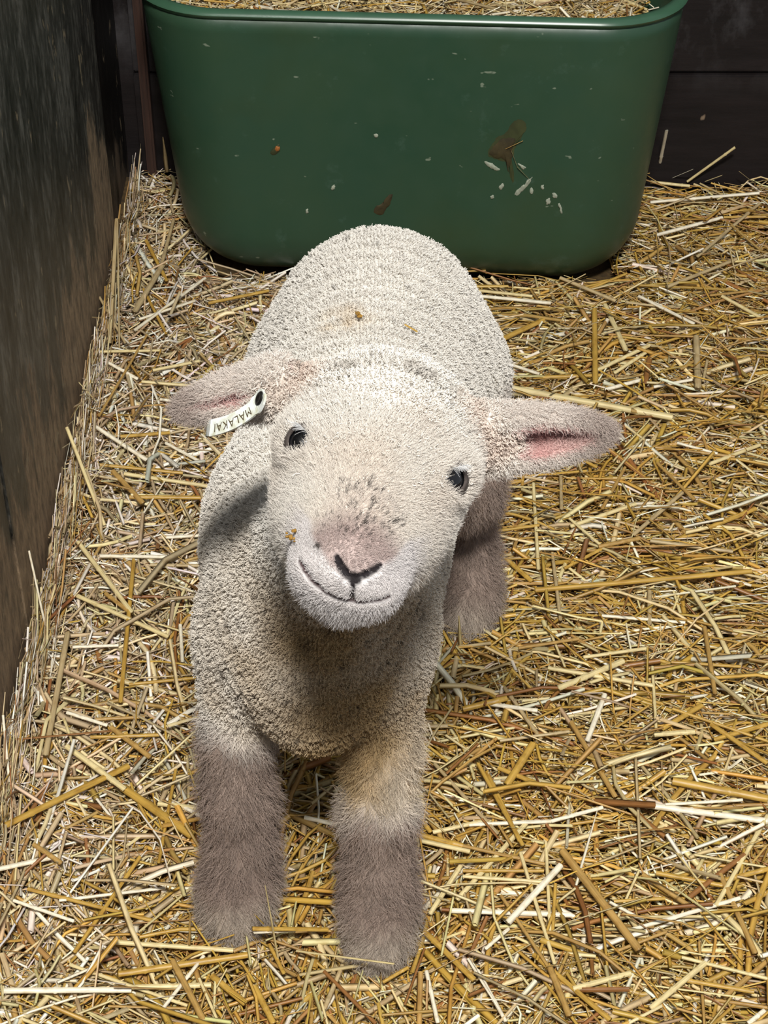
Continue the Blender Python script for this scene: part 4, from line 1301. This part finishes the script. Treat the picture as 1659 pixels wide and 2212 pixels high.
lm.vertices.foreach_set('co', NV.astype(np.float32).ravel()); lm.update()
lm.name = 'lettering'
place(link('lettering', lm, M_print, etag), TAG_AT)

M_crumb = plain('feed_crumb', srgb(150, 112, 44), 0.7, 500, 0.5, 0.5, 0.0008)
def crumb(name, px, py, r, n, lift, label, spread, seed):
    r_ = random.Random(seed)
    c = trace(px, py, full_d); nrm = grad(full_d, c); c = c + nrm * lift
    bm = bmesh.new()
    for k in range(n):
        t = bmesh.ops.create_icosphere(bm, subdivisions=1, radius=r * r_.uniform(0.55, 1))
        off = Vector((r_.gauss(0, spread), r_.gauss(0, spread), r_.gauss(0, spread)))
        sc = Vector((r_.uniform(0.6, 1.3), r_.uniform(0.6, 1.3), r_.uniform(0.5, 1)))
        for v in t['verts']:
            v.co = Vector((v.co.x * sc.x, v.co.y * sc.y, v.co.z * sc.z)) * r_.uniform(0.85, 1.1) + off
    me = bpy.data.meshes.new(name); bm.to_mesh(me); bm.free()
    o = link(name, me, M_crumb); o.location = c
    return tag(o, label, 'crumb'), c, nrm
crumb('feed_crumb', 645, 1166, 0.0012, 10, 0.0034, "golden feed crumbs stuck at the corner of the lamb's mouth", 0.0011, 1)
o, c, nrm = crumb('straw_crumb', 773, 697, 0.0017, 3, 0.0050, "small orange crumb stuck in the fleece on the lamb's back", 0.0010, 2)
stalk(c, at_y(818, 682, c[1] + 0.012) , 0.0004, T_, 'split', "hair-thin straw fibre beside the orange crumb on the lamb's back")
torso = lambda P: group_d(TORSO[:4], P)
a_, b_ = (trace(x, y, torso) for x, y in ((866, 716), (894, 732)))
nn = grad(torso, a_) * 0.0055
stalk(a_ + nn, b_ + nn, 0.0019, G_, 'split', "tiny golden straw piece lying on the lamb's white back")
# straw scrap stuck to the muck on the tub
def tubw(px, py, off):
    p = tub_front(px, py, off); c, s = math.cos(TUB_YAW), math.sin(TUB_YAW)
    return np.array([c * p[0] - s * p[1] + TUB_C[0], s * p[0] + c * p[1] + TUB_C[1], p[2] + TUB_Z])
stalk(tubw(1103, 322, 0.0022), tubw(1118, 362, 0.003), 0.0016, P_, 'leaf', 'thin pale straw scrap stuck in the brown smear on the tub')
stalk(tubw(1117, 360, 0.003), tubw(1142, 386, 0.002), 0.0014, P_, 'leaf', 'pale straw end below the brown smear on the tub')
stalk(tubw(1130, 304, 0.002), tubw(1092, 322, 0.0024), 0.0010, T_, 'split', 'thin tan straw across the brown smear on the tub')

# ------------------------------------------------------------------ labels: tell alike stalks apart by their place
for o in COL.objects:
    if o.name.startswith('straw_stalk') and len(o['label'].split()) > 14:
        w_ = o['label'].split()
        for drop in ('thin', 'thick', 'crosswise', 'lengthwise', 'slanting', 'greyish', 'rusty'):
            if len(w_) > 14 and drop in w_:
                k_ = w_.index(drop); del w_[k_:k_ + (2 if drop == 'slanting' else 1)]
        o['label'] = ' '.join(w_)
byl = {}
for o in [o for o in COL.objects if o.name.startswith('straw_stalk')]:
    byl.setdefault(o['label'], []).append(o)
for lab, os_ in byl.items():
    if len(os_) == 2:
        os_.sort(key=lambda o: -o.matrix_world.translation.y)
        a_, b_ = os_
        if abs(a_.matrix_world.translation.y - b_.matrix_world.translation.y) > 0.012:
            a_['label'] = lab + ', farther one'; b_['label'] = lab + ', nearer one'
        else:
            os_.sort(key=lambda o: o.matrix_world.translation.x)
            os_[0]['label'] = lab + ', leftmost'; os_[1]['label'] = lab + ', rightmost'
    elif len(os_) > 2:
        os_.sort(key=lambda o: -o.matrix_world.translation.y)
        for i, o in enumerate(os_):
            o['label'] = lab + ', ' + ('farthest', 'second farthest', 'third farthest', 'fourth farthest')[min(i, 3)] if i < len(os_) - 1 else lab + ', nearest'
